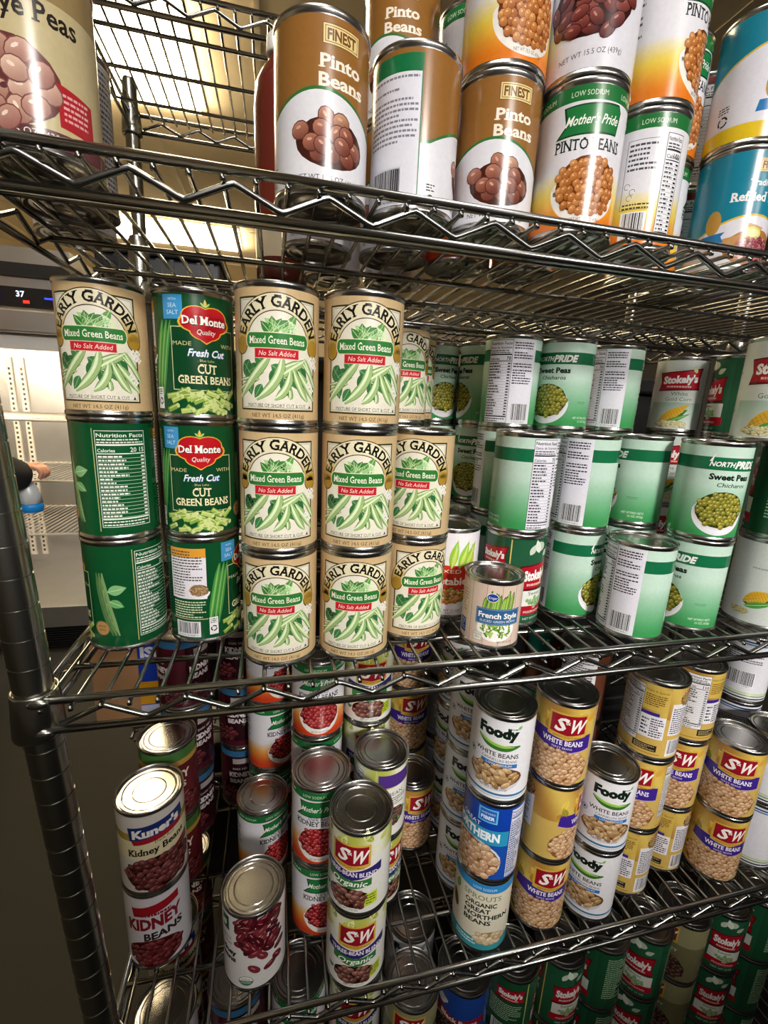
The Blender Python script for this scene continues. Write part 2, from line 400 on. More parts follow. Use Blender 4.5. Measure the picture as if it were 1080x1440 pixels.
def d_cutbean():
    A = Art(base='#0b4a25')
    G = '#cfd9a0'
    A.frame(-29, 34, 22, 79, .7, G, 1); A.rect(-28.3, 33.3, 22.7, 78.3, '#0a4021', 1)
    A.rect(-36, -17, 85, 106, '#3f93c9', 3); A.text('WITH', -26.5, 101, 2.2, '#cfe6f4', 4); A.text('SEA', -26.5, 95, 3.8, '#cfe6f4', 4); A.text('SALT', -26.5, 89, 3.8, '#cfe6f4', 4)
    for x, w in ((-43, 7), (-38, 6), (-34, 4)): A.curve((x+5, 84), (x-1, 55), (x-7, 16), w, '#3f8a3f', 2); A.curve((x+4.4, 82), (x-1.6, 55), (x-7.4, 18), w*.3, '#7db45f', 3)
    for s, k, l in ((1.09, '#d9b13c', 4), (1.0, '#b5161f', 5)):
        A.ell(3, 83, 23*s, 9.5*s, k, l); A.ell(-5, 88, 13*s, 9*s, k, l); A.ell(11, 88, 13*s, 9*s, k, l); A.ell(3, 76, 14*s, 8*s, k, l); A.poly([(3-8*s, 70), (3+8*s, 70), (3, 65.5-(s-1)*14)], k, l)
    A.leaf(3, 97, 7, 3, 90, '#d9b13c', 4); A.leaf(3, 97, 6, 2.4, 140, '#7fae3a', 4); A.leaf(3, 97, 6, 2.4, 40, '#7fae3a', 4)
    A.text('Del Monte', 3, 81.2, 7.4, '#2a0a0a', 6, bold=.05, w=42); A.text('Del Monte', 2.6, 81.6, 7.2, '#f1eee4', 7, bold=.03, w=41, serif=True)
    A.text('Quality', 3, 73, 4.6, '#f1eee4', 6, shear=.2, w=17)
    A.text('MADE', -19, 62.5, 3.8, '#c9c48c', 3, w=17); A.text('WITH', 25, 62.5, 3.8, '#c9c48c', 3, w=15)
    A.text('Fresh Cut', 3, 53, 7, '#3f6fae', 3, bold=.04, shear=.3, w=35); A.text('Fresh Cut', 2.7, 53.3, 6.8, '#eef2f4', 4, bold=.02, shear=.3, w=34)
    A.text('. Blue Lake .', 3, 48.6, 2.3, '#c9c48c', 3, w=17)
    A.text('CUT', 3, 38, 8.4, '#e9e2b6', 4, bold=.02, w=18, serif=True); A.text('GREEN BEANS', 3, 28.5, 7.2, '#e9e2b6', 4, bold=.02, w=54, serif=True)
    rng = random.Random(8)
    for i in range(34):
        x, y, r = rng.uniform(-32, 36), rng.uniform(2.5, 21), rng.choice((-35, -20, 10, 25, 40, 150))
        y = min(y, 23-((x-2)/40)**2*8); c, d = math.cos(R(r))*6, math.sin(R(r))*6
        A.stroke([(x-c, y-d), (x+c, y+d)], 5.8, '#3c6324', 3); A.stroke([(x-c*.92, y-d*.92), (x+c*.92, y+d*.92)], 4.6, rng.choice(('#86a646', '#9cba55', '#6f9440', '#b3c76a')), 4)
        A.stroke([(x-c*.7, y-d*.7+1), (x+c*.7, y+d*.7+1)], .8, '#d3dd92', 5); A.ell(x+c, y+d, 1.7, 2.3, '#c9d58e', 5, r, 8)
    A.ell(46, 20, 8, 8, '#8f6d3c', 5); A.ell(46, 20, 7, 7, '#b08a55', 6); A.text('NON', 46, 21, 2.6, '#3b2a12', 7); A.text('GMO', 46, 17, 2.6, '#3b2a12', 7)
    A.leaf(55, 60, 18, 11, 12, '#7fb57a', 2); A.leaf(56, 50, 15, 9, -28, '#6aa668', 2)
    for x, c in ((52, '#5f8450'), (55, '#7d9c63'), (49, '#4f7446')): A.curve((x-4, 80), (x-2, 45), (x+8, 12), 5, c, 2)
    A.rect(79.5, 80.3, 4, 103, '#a9b070', 1)
    # facts panel, printed pale on green
    A.nutri(82, 126, 8, 101, '20 15', '#0d5229', '#dfe8dc', 2)
    # recipe panel
    A.rect(-92, -52, 92, 102, '#d99a34', 2); A.rect(-92, -52, 46, 92, '#e6e3ea', 2)
    A.micro(-90, -56, 66, 100, 11, '#4a463c', 3, 12); A.micro(-90, -74, 48, 66, 6, '#6a665c', 3, 13)
    A.beans(-60, 56, 9.5, 6.5, 3.2, 1.5, ['#b08a5c', '#caa878', '#8c6a3f'], '#6c4f2c', 3, 6); A.ring(-60, 54, 11, 8, 9, 6, 180, 360, '#efefef', 4, 14)
    A.micro(-90, -54, 24, 44, 7, '#cfdcb9', 3, 14); A.rect(-92, -52, 22.5, 23.3, '#cbb98a', 3)
    A.barcode(-86, -62, 6, 19); A.rect(-51, -42, 4, 24, '#e8e8e8', 4)
    A.ring(-46.5, 11, 3.4, 3.4, 2.1, 2.1, 20, 120, '#111111', 5, 8); A.ring(-46.5, 11, 3.4, 3.4, 2.1, 2.1, 140, 240, '#111111', 5, 8); A.ring(-46.5, 11, 3.4, 3.4, 2.1, 2.1, 260, 360, '#111111', 5, 8)
    A.micro(-50, -43, 17, 23, 3, '#222222', 5, 15)
    return A.mesh('cut_bean_label', .0056)
def d_peas():
    A = Art(base='#c1dccb')
    A.rect(-A.w/2, A.w/2, 0, 72, lambda u, v: mix('#37904f', '#c1dccb', (v-4)/58), 1, 12)
    A.rect(-A.w/2, A.w/2, 80, 95, '#156a42', 2)
    A.text('NORTH', -9, 84.5, 5.6, '#f2f4ef', 4, shear=.25, bold=.03, w=25); A.text('PRIDE', 19, 83.2, 8.4, '#f2f4ef', 4, shear=.25, bold=.05, w=29)
    A.poly([(-22, 90), (-17, 100), (-19, 90)], '#f2f4ef', 4); A.poly([(5, 95), (8, 101), (7, 98), (11, 102), (10, 97), (15, 100), (11, 95)], '#cfd8cf', 3)
    A.text('Sweet Peas', 4, 69, 7, '#15251c', 4, bold=.045, w=47); A.text('Chicharos', 6, 60.5, 5, '#15251c', 4, bold=.01, shear=.12, w=33)
    A.ell(0, 30, 30, 28, '#eceaee', 3, 0, 36, 180, 360); A.ell(0, 32, 30, 12, '#eceaee', 3); A.ell(0, 31, 28.5, 23, '#e3e1e6', 4)
    A.beans(0, 33, 27, 22, 6, 6, ['#8f8a22', '#a39a2a', '#7c7b20', '#b0a634', '#868628'], '#34380e', 5, 11, hl='#d9d27a', jit=10)
    A.text('NET WT/PESO NETO', 52, 10, 3, '#dcefdc', 4, w=27); A.text('15 OZ (425g)', 56, 5.5, 3, '#dcefdc', 4, w=19)
    A.rect(42, 56, 32, 32.5, '#3c6a48', 4); A.rect(43, 55, 30, 30.4, '#3c6a48', 4)
    # white facts and ingredients panels (left of the front as the can is turned)
    A.nutri(-136, -103, .5, 106, '70', '#e6e5ee', '#17171f', 3, True); A.rect(-103, -71, .5, 107, '#e6e5ee', 3)
    for v1, n in ((104, 3), (92, 3), (78, 2), (70, 6)): A.micro(-101, -75, v1-n*3.2, v1, n, '#2b2b33', 4, int(v1), .5)
    A.barcode(-98, -76, 5, 26, 4)
    return A.mesh('pea_label', .0056)
def flag(A, cx, cy, w, h, col='#a81526', dark='#5c0a14', word="Stokely's", layer=4):
    A.poly([(cx-w/2-1, cy-h*.62), (cx-w/2+2, cy-h*.1), (cx-w/2-1.5, cy+h*.46), (cx, cy+h*.56), (cx+w/2+2, cy+h*.74), (cx+w/2-1, cy+h*.1), (cx+w/2+1, cy-h*.52), (cx, cy-h*.56)], dark, layer)
    A.poly([(cx-w/2, cy-h*.5), (cx-w/2+2.5, cy-h*.05), (cx-w/2, cy+h*.4), (cx, cy+h*.5), (cx+w/2, cy+h*.64), (cx+w/2-2, cy+h*.1), (cx+w/2, cy-h*.44), (cx, cy-h*.5)], col, layer+1)
    A.text(word, cx+.5, cy-h*.12, h*.42, '#f0eeea', layer+2, bold=.05, w=w*.84, rise=.06)
    A.micro(cx-w*.3, cx+w*.3, cy-h*.42, cy-h*.28, 1, '#e3b7a8', layer+2, 3, .7)
def ear(A, x, y, l, w, rot, layer=4):
    A.leaf(x, y-w*.1, l*.9, w*1.25, rot-6, '#2f6a2a', layer); A.leaf(x, y, l, w, rot, '#d8a92e', layer+1, '#b88a1e')
    c, d = math.cos(R(rot)), math.sin(R(rot))
    for i in range(1, 12):
        t = i/12; ww = w*.42*math.sin(PI*t**.8)
        A.stroke([(x+l*t*c-ww*-d, y+l*t*d+ww*-c), (x+l*t*c+ww*-d, y+l*t*d-ww*-c)], .45, '#a87a18', layer+2)
    for k in (-.25, 0, .25): A.stroke([(x+l*.1*c-k*w*d*-1, y+l*.1*d+k*w*-c), (x+l*.9*c-k*w*.6*d*-1, y+l*.9*d+k*w*.6*-c)], .3, '#b98a20', layer+2)
    A.leaf(x+l*.05*c, y-w*.42, l*.95, w*.5, rot-9, '#4f9440', layer+3)
def d_corn():
    A = Art(base='#c9cfc9')
    A.rect(-40, 40, 0, 42, lambda u, v: mix('#dfe8e2', '#9fb8a8', v/42), 1, 4)
    A.rect(46, 114, 1, 106, '#23603a', 1); A.rect(45.5, 47, 1, 106, '#b9a46a', 2); A.micro(52, 104, 40, 74, 9, '#c7d8bd', 2, 4); A.barcode(62, 92, 6, 24)
    flag(A, 80, 88, 44, 20); flag(A, 0, 76, 60, 27)
    A.leaf(22, 88, 12, 6, 120, '#d9c98a', 6)
    A.text('White', 2, 53, 6, '#3f7a52', 3, w=24); A.text('Gold Corn', 2, 44.5, 6, '#3f7a52', 3, w=38)
    ear(A, -22, 12, 50, 15, 33); A.beans(-4, 8, 24, 6, 4, 3, ['#e7dfae', '#d8cf93', '#efe9c4'], '#a59c66', 3, 4)
    A.text('NO', -62, 78, 2.2, '#3a3a3a', 3, w=5); A.text('PRESERVATIVES', -62, 73, 2.2, '#3a3a3a', 3, w=34)
    ear(A, -82, 28, 36, 17, 28); A.ell(-60, 27, 14, 1, '#7fa08a', 3, 12); A.beans(-84, 14, 11, 4, 4, 3, ['#d8cf93', '#c9bd7a'], '#8f8648', 3, 5)
    A.text('NET WT 15.25 OZ (432g)', 0, 2, 2.6, '#222222', 3, w=40)
    return A.mesh('corn_label', .0056)
def d_greenpea():
    A = Art(base='#1c4c30')
    A.rect(-8, -6.6, 1, 106, '#d6c06a', 2); A.rect(-6.6, 62, 1, 106, '#22573a', 1)
    flag(A, -32, 82, 40, 20); flag(A, 30, 60, 46, 30, word='Stokely\'s')
    A.leaf(16, 88, 16, 8, 60, '#c9d2c2', 3); A.leaf(30, 90, 18, 9, 110, '#dfe4d8', 3); A.leaf(38, 86, 14, 8, 30, '#aebca6', 3); A.ell(30, 98, 9, 6, '#b8c2b4', 2)
    A.rect(8, 56, 22, 42, '#dfe2da', 2); A.text('Sweet', 30, 36, 5, '#2d4a34', 4, w=20)
    A.beans(32, 27, 14, 6, 5, 5, ['#4f8a3e', '#63a04c', '#3d7432'], '#dfe2da', 3, 8, hl='#a9d08e')
    A.rect(6, 58, 10, 22, '#a81526', 3); A.text('NO', 32, 17.5, 3, '#eee6dd', 4); A.text('PRESERVATIVES', 32, 12.5, 3, '#eee6dd', 4, w=32)
    A.text('NET WT 15 OZ', 32, 3.5, 3, '#cfe0cf', 4, w=32)
    A.micro(-60, -14, 34, 66, 9, '#a9c6a4', 2, 6); A.barcode(-52, -22, 7, 24)
    A.micro(76, 110, 20, 100, 20, '#a9c6a4', 2, 9)
    return A.mesh('green_pea_label', .0056)
def d_veg():
    A = Art(base='#e6e3e6')
    A.rect(-A.w/2, A.w/2, 0, 18, '#dcdade', 1); A.rect(-46, 46, 34, 66, '#c8341f', 2)
    A.text('MIXED', 0, 56, 5, '#f3efe6', 4, w=36); A.text('Vegetables', 0, 41, 9.5, '#f7f4ec', 4, bold=.03, w=64)
    for x, t in ((-16, 1), (-30, .8)):
        A.poly([(x-7*t, 92), (x+7*t, 92), (x+5*t, 72), (x, 60), (x-5*t, 72)], '#e0571c', 2)
        for k in range(-2, 3): A.leaf(x+k*1.5, 90, 14, 4, 90+k*18, '#2f7a30', 3)
    for x, r in ((4, 80), (14, 72), (22, 66)): A.leaf(x, 62, 38, 11, r, '#8fc23f', 2); A.leaf(x+1, 62, 30, 5, r, '#c9d95a', 3)
    A.leaf(34, 64, 30, 8, 95, '#c9c23f', 2)
    A.ell(0, 24, 32, 9, '#f1f0f2', 2); A.ell(0, 22, 30, 18, '#f1f0f2', 2, 0, 24, 180, 360)
    A.beans(0, 26, 29, 10, 6, 4.6, ['#d96a1f', '#e0b52f', '#5f9a35', '#e8e2c8', '#c9d14f', '#d03c1c'], '#7a4a1c', 3, 3)
    A.text('NET WT 15 OZ', 4, 5, 3, '#33333a', 3, w=30); A.nutri(70, 108, 6, 100, '45')
    return A.mesh('vegetable_label', .0056)
def d_french():
    A = Art(rad=33.05, h=71.5, base='#d5bfae')
    for u in range(-100, 101, 17): A.rect(u, u+.5, 0, 71.5, '#8f7763', 1)
    A.rect(-34, -22, 6, 23, '#1f3f8a', 2); A.micro(-33, -23, 8, 22, 5, '#a9bcdc', 3, 2)
    A.frame(-34, -20, 30, 62, .4, '#8f7763', 2); A.micro(-32, -22, 32, 60, 8, '#8f7763', 2, 5)
    for i, x in enumerate((0, 5, 10, 15, 20, 25, 30, 12, 22)): A.curve((x, 38), (x+1, 50), (x+3, 58+(i*7) % 9), 4.6, '#3f6a20', 3); A.curve((x, 38), (x+.6, 50), (x+2.6, 56+(i*7) % 9), 3, '#7aa63a', 4); A.curve((x-.6, 40), (x, 50), (x+1.6, 55+(i*7) % 9), .8, '#b8d070', 5)
    A.ell(16, 20, 22, 15, '#f1eee8', 2); 
    rng = random.Random(3)
    for i in range(46):
        x, y, r = 16+rng.uniform(-16, 16), 21+rng.uniform(-9.5, 6), rng.uniform(0, 180)
        if ((x-16)/19)**2+((y-19)/12)**2 < 1: A.stroke([(x-3*math.cos(r), y-3*math.sin(r)), (x+3*math.cos(r), y+3*math.sin(r))], 2, rng.choice(('#6f9a35', '#8fb24a', '#4f7a28', '#a9c566')), 3+i % 3)
    A.rect(-8, 44, 25, 44, '#2f5f8c', 6); A.frame(-7, 43, 26, 43, .3, '#9fbdd4', 7)
    A.text('French Style', 18, 33, 6.4, '#f2f0ea', 7, bold=.03, w=46); A.text('SLICED GREEN BEANS', 18, 28, 2.8, '#dfe7ee', 7, w=42)
    A.ell(9, 57, 6.6, 5.2, '#f1eee8', 5); A.ell(9, 57, 6, 4.6, '#1f3f9a', 6); A.text('Kroger', 9, 55.4, 3.2, '#f1eee8', 7, w=9.4, shear=.15)
    A.rect(-9, 1, 4, 14, '#e2ded0', 3); A.frame(-9, 1, 4, 14, .4, '#3f6a4a', 4); A.text('NON', -4, 10, 2.4, '#3f6a4a', 4); A.text('BPA', -4, 6.6, 2.4, '#3f6a4a', 4)
    A.text('NET WT 8 OZ', 27, 3.5, 2.6, '#3a2c22', 4, w=18)
    return A.mesh('sliced_bean_label', .0050)
def finest(A, x, y, bg='#e0c88a', fg='#6a4517'):
    A.rect(x-15, x+15, y, y+13, fg, 3); A.rect(x-14.4, x+14.4, y+.6, y+12.4, bg, 4); A.frame(x-13.2, x+13.2, y+1.6, y+11.4, .5, fg, 5)
    A.text('FINEST', x, y+3.2, 6.8, fg, 5, bold=.04, w=23)
def arcband(A, half, v_side, v_mid, thick, below, stripe, L=2, u0=-50, u1=50):
    n = 24
    f = lambda u: v_side+(v_mid-v_side)*max(0, math.cos(PI/2*min(1, abs(u)/half)))
    for i in range(n):
        a, b = u0+(u1-u0)*i/n, u0+(u1-u0)*(i+1)/n
        A._tri([(a, 0), (b, 0), (b, f(b)), (a, f(a))], below, L); A._tri([(a, f(a)), (b, f(b)), (b, f(b)+thick), (a, f(a)+thick)], stripe, L)
def d_pinto():
    A = Art(base='#8b5f2b')
    arcband(A, 50, 44, 62, 2.2, '#d9d9de', '#2e6b33', 1, -58, 58); arcband(A, 50, 44, 62, 2.2, '#d9d9de', '#2e6b33', 1, 58, 117)
    finest(A, 15, 90); A.text('Pinto', 15, 76, 8.6, '#ece3d0', 4, bold=.03, w=33, serif=True); A.text('Beans', 16, 64.5, 8.6, '#ece3d0', 4, bold=.03, w=37, serif=True)
    A.beans(8, 29, 28, 17, 14, 12, ['#9a5a45', '#8a4a38', '#a86a52', '#7d4032', '#b07a5c'], '#3f1c14', 3, 7, jit=60, hl='#c99b80')
    A.text('NET WT 15.5 OZ (439g)', 6, 3.6, 4, '#333338', 4, w=52)
    A.rect(-112, -57, 0, 104, '#126a3c', 2); A.rect(-112, -58.2, 0, 92, '#d9d9e2', 3)
    for v, n in ((91, 1), (83, 1), (76, 9)): A.micro(-104, -60, v-n*3.6, v, n, '#7d7d86', 4, v, .45)
    A.barcode(-100, -73, 5, 26); A.ring(-46, 6, 3, 3, 1.8, 1.8, 20, 340, '#222222', 4, 12); A.micro(-50, -42, 11, 17, 3, '#222222', 4, 3)
    return A.mesh('pinto_label', .0056)
def d_darkkidney():
    A = Art(base='#d6d5dc')
    A.rect(-A.w/2, A.w/2, 70, 107.5, '#6a1f1c', 1); finest(A, 6, 90); A.text('Dark Red', 6, 80, 6, '#ece3d0', 4, w=32); A.text('Kidney Beans', 6, 72, 6, '#ece3d0', 4, w=48)
    A.beans(0, 46, 36, 24, 15, 10, ['#6a2420', '#7d302a', '#56191a', '#8a3d34'], '#2a0b0b', 3, 9, jit=65, hl='#b47a70')
    A.text('NET WT 15.5 OZ (439g)', 4, 9, 4, '#4a4a52', 4, w=52, rise=.05)
    A.nutri(66, 104, 6, 100, '120'); A.barcode(-100, -72, 10, 30)
    return A.mesh('dark_kidney_label', .0056)
def d_mothers(kind):
    A = Art(base='#dcdbe0')
    bot, mid = ('#d9771c', '#e2c64a') if kind == 'pinto' else ('#c23a1a', '#e0973a')
    A.rect(-A.w/2, A.w/2, 0, 46, lambda u, v: mix(bot, mid, (v-6)/22) if v < 28 else mix(mid, '#dcdbe0', (v-28)/18), 1, 16)
    A.rect(-A.w/2, A.w/2, 96, 107.5, '#1c6b33', 2)
    for u in range(-90, 100, 44): A.text('LOW SODIUM', u, 99.5, 4, '#cfe3c8', 4, w=30)
    A.poly([(-22, 93), (26, 95), (29, 90), (26, 72), (-27, 70), (-19, 79)], '#0f3f20', 3)
    A.poly([(-20, 92), (26, 93.6), (28, 90), (25, 73.4), (-24, 71.4), (-17, 79)], '#1d7238', 4)
    A.text("Mother's Pride", 3, 79, 7.4, '#eef1e8', 5, shear=.3, bold=.012, w=45, rise=.03)
    t = 'PINTO BEANS' if kind == 'pinto' else 'KIDNEY BEANS'
    if kind != 'pinto': A.text('Dark Red', 3, 66.5, 5, '#20242a', 4, shear=.2, w=25)
    A.text(t, 3, 58 if kind != 'pinto' else 60, 7.4 if kind != 'pinto' else 8.6, '#17251c', 4, bold=.015, w=58, serif=True)
    A.ell(4, 30, 30, 27, '#e6e1d8', 2, 0, 30, 180, 360); A.ell(4, 31, 30, 10, '#e6e1d8', 2)
    if kind == 'pinto': A.beans(5, 33, 27, 23, 6.4, 7.4, ['#c47a35', '#b86c2c', '#d18d48', '#a85f26'], '#6a3310', 3, 12, hl='#e2b07a')
    else: A.beans(5, 33, 27, 22, 7.4, 6, ['#a3161c', '#b8242a', '#8c0f17', '#c43a3c'], '#4a060a', 3, 12, hl='#dd8a84')
    A.text('NET WT 15.5 OZ (439g)', 6, 5.4, 2.6, '#3f3a30', 5, w=26)
    A.frame(62, 92, 30, 88, .4, '#3a3a42', 2); A.micro(64, 90, 62, 86, 6, '#4a4a52', 3, 5); A.barcode(66, 84, 8, 27)
    for i, x in enumerate((66, 71, 69)): A.ring(x, 50-i*5, 2.6, 2.6, 2.2, 2.2, 0, 300, '#333333', 3, 8)
    A.micro(64, 88, 30, 36, 2, '#333333', 3, 8); A.nutri(95, 113, 3, 92, '100')
    A.micro(-100, -60, 50, 88, 8, '#55555c', 3, 9)
    return A.mesh('sodium_%s_label' % kind, .0056)
def d_refried(v=0):
    A = Art(base='#127a92')
    if v:
        arcband(A, 117, 50, 88, 2, '#d6d5dc', '#cfae3a', 1, -117, 117)
        A.rect(-117, 117, 0, 14, '#d9b91e', 2)
    else: arcband(A, 60, 28, 48, 2, '#d6d5dc', '#cfae3a', 1, -60, 60); A.rect(-117, -60, 0, 28, '#d6d5dc', 1); A.rect(-117, -60, 28, 30, '#cfae3a', 1)
    if v:
        A.ring(-80, 22, 5, 5, 3.4, 3.4, 10, 110, '#26262b', 4, 8); A.ring(-80, 22, 5, 5, 3.4, 3.4, 130, 230, '#26262b', 4, 8); A.ring(-80, 22, 5, 5, 3.4, 3.4, 250, 350, '#26262b', 4, 8); A.micro(-86, -75, 29, 36, 3, '#26262b', 4, 4)
    finest(A, 6, 88); A.text('Traditional', 4, 76, 6, '#e6e6e2', 4, bold=.02, w=36); A.text('Refried Beans', 4, 62, 8.4, '#e6e6e2', 4, bold=.03, w=64, serif=True)
    A.ell(4, 18, 32, 18, '#a9713a', 2); A.poly([(-36, 26), (-14, 30), (-22, 12)], '#b98a55', 3); A.poly([(-12, 42), (10, 38), (0, 26)], '#c59a66', 3)
    A.beans(6, 16, 24, 13, 4, 3.4, ['#8c2f42', '#a84a58', '#6f2030', '#c9a080', '#b06a5a'], '#5a1a28', 3, 5); A.ell(-2, 32, 10, 6, '#cfd07a', 6); A.ell(-2, 32, 7.4, 4, '#e2dfa0', 7)
    A.ell(-40, 44, 7, 12, '#b58a3a', 3); A.poly([(-52, 22), (-28, 24), (-31, 30), (-28, 34), (-50, 32)], '#1f6fa8', 4)
    A.nutri(66, 104, 4, 100, '90')
    return A.mesh('refried_label' if not v else 'yellow_footed_refried_label', .0056)
def d_blackeye():
    A = Art(base='#b9ab82')
    A.rect(-A.w/2, A.w/2, 84, 107.5, '#8f7a52', 1); A.poly([(-30, 107), (34, 107), (36, 92), (-28, 96)], '#8c1f1c', 2);
    A.text('Black eye Peas', 0, 70, 12, '#221c18', 4, bold=.02, w=84, serif=True)
    A.beans(-6, 34, 36, 26, 17, 14, ['#c39a84', '#b88c78', '#d0ab95', '#a9786a'], '#5f3330', 3, 4, jit=70, hl='#e6cfc0')
    for x, y in ((-20, 44), (-4, 30), (10, 40), (-16, 22), (14, 22)): A.ell(x, y, 2.6, 1.8, '#5a3238', 6)
    A.poly([(26, 40), (50, 36), (50, 12), (26, 14)], '#a3242a', 5); A.micro(29, 47, 18, 36, 5, '#d9a0a0', 6, 4)
    A.text('NET WT 15.5 OZ (439 g)', 0, 4, 4.4, '#e2ded6', 5, w=62); A.rect(-A.w/2, A.w/2, 0, 10, '#5a3436', 2)
    return A.mesh('pale_pea_label', .0056)
def d_kuner():
    A = Art(base='#c9c4bd')
    A.rect(-A.w/2, A.w/2, 74, 84, '#a08a3f', 1); A.rect(-A.w/2, A.w/2, 48, 74, '#d8d0a8', 1)
    A.poly([(-32, 92), (32, 98), (34, 82), (-30, 74)], '#1d2d6a', 3); A.poly([(-30, 78), (34, 86), (30, 74), (-26, 68)], '#9a1c24', 2)
    A.text("Kuner's", 0, 80, 11, '#eceae6', 5, bold=.05, w=54, rise=.09)
    A.text('Dark Red', 8, 68, 3.6, '#2a211c', 4, w=22, rise=.06); A.text('Kidney Beans', 0, 55, 9, '#2a1a16', 4, bold=.03, w=66, rise=.09, serif=True)
    A.beans(0, 24, 40, 24, 12, 8, ['#5c1f22', '#6d2a2b', '#4a1518', '#7d3a38'], '#260a0c', 3, 5, hl='#a06a66')
    A.poly([(10, 44), (40, 54), (40, 40), (16, 34)], '#7d1f20', 5); A.nutri(64, 102, 6, 100, '110')
    return A.mesh('yellow_kidney_label', .0056)
def d_kidneywhite():
    A = Art(base='#cfccd2')
    A.poly([(-26, 92), (30, 100), (30, 88), (-24, 78)], '#9a1620', 2)
    A.text('KIDNEY', 0, 60, 17, '#7d1420', 4, bold=.05, w=66, rise=.1); A.text('BEANS', 10, 44, 11, '#2a1a1c', 4, bold=.04, w=46, rise=.1); A.micro(-22, 20, 78, 84, 1, '#7d1420', 3, 6, .6)
    A.ell(-2, 20, 34, 22, '#5a1318', 3); A.beans(-2, 20, 32, 20, 11, 7, ['#6d1a20', '#7d262a', '#561015'], '#3a080c', 3, 5, hl='#8f4a4a'); A.nutri(64, 102, 6, 100, '110')
    return A.mesh('white_kidney_label', .0056)
def d_orgkidney():
    A = Art(base='#d6d4d2')
    A.rect(-40, -27, 82, 103, '#0f4a38', 2); A.leaf(-39, 86, 12, 8, 50, '#cfe0d0', 3)
    A.text('Organic', -36, 70, 5, '#2a4a3c', 4, w=24); A.text('Dark Red', -36, 62, 5, '#2a4a3c', 4, w=24); A.text('Kidney', -33, 48, 7.6, '#1d1d1f', 4, bold=.05, w=32); A.text('Beans', -33, 38, 7.6, '#1d1d1f', 4, bold=.05, w=30)
    rng = random.Random(5)
    P = [(rng.uniform(-12, 36), rng.uniform(58, 106)) for _ in range(46)]+[(-4, 62), (6, 54), (14, 47), (22, 54), (30, 58), (4, 30), (24, 26), (34, 30), (38, 46), (26, 66)]
    for i, (x, y) in enumerate(P):
        if x < -4 and y < 66: x += 10
        r = rng.uniform(-70, 60); c = rng.choice(('#5c1420', '#6d1c28', '#4a0e18', '#7d2a32')); L = 3+3*(i % 4)
        A.ell(x, y, 9.2, 5, '#23060a', L, r, 14); A.ell(x, y, 8.6, 4.5, c, L+1, r, 14); A.ell(x-1, y+1.6, 3.4, .8, '#b07a7c', L+2, r, 8)
    A.ell(-6, 12, 9, 7.4, '#1f6a4a', 3); A.ell(-6, 12, 8.4, 6.8, '#e6e6e2', 4); A.ell(-6, 12, 8.4, 6.8, '#3f7a5c', 5, 0, 16, 180, 360); A.text('USDA', -6, 12.8, 3, '#2a5a44', 6); A.text('ORGANIC', -6, 8.4, 2, '#eeeeea', 6, w=13)
    A.nutri(60, 100, 6, 100, '110')
    return A.mesh('organic_kidney_label', .0056)
def swlogo(A, x, y, w, h, gold=True):
    k = '#c9a23c'
    A.poly([(x-w*.56, y-h*.62), (x-w*.56, y+h*.56), (x+w*.56, y+h*.62), (x+w*.56, y-h*.5), (x, y-h*.74)], k, 4)
    A.poly([(x-w*.5, y-h*.42), (x-w*.5, y+h*.48), (x+w*.5, y+h*.52), (x+w*.5, y-h*.36), (x, y-h*.5)], '#8c1324', 5)
    A.text('S', x-w*.25, y-h*.3, h*.66, '#f0e9e2', 6, bold=.03, shear=.28, w=w*.3); A.text('&', x-w*.02, y+h*.05, h*.3, '#f0e9e2', 6, w=w*.13); A.text('W', x+w*.2, y-h*.3, h*.66, '#f0e9e2', 6, bold=.03, shear=.28, w=w*.44)
    A.text('PREMIUM QUALITY BEANS', x, y-h*.62, h*.1, '#5a3a10', 6, w=w*.8)
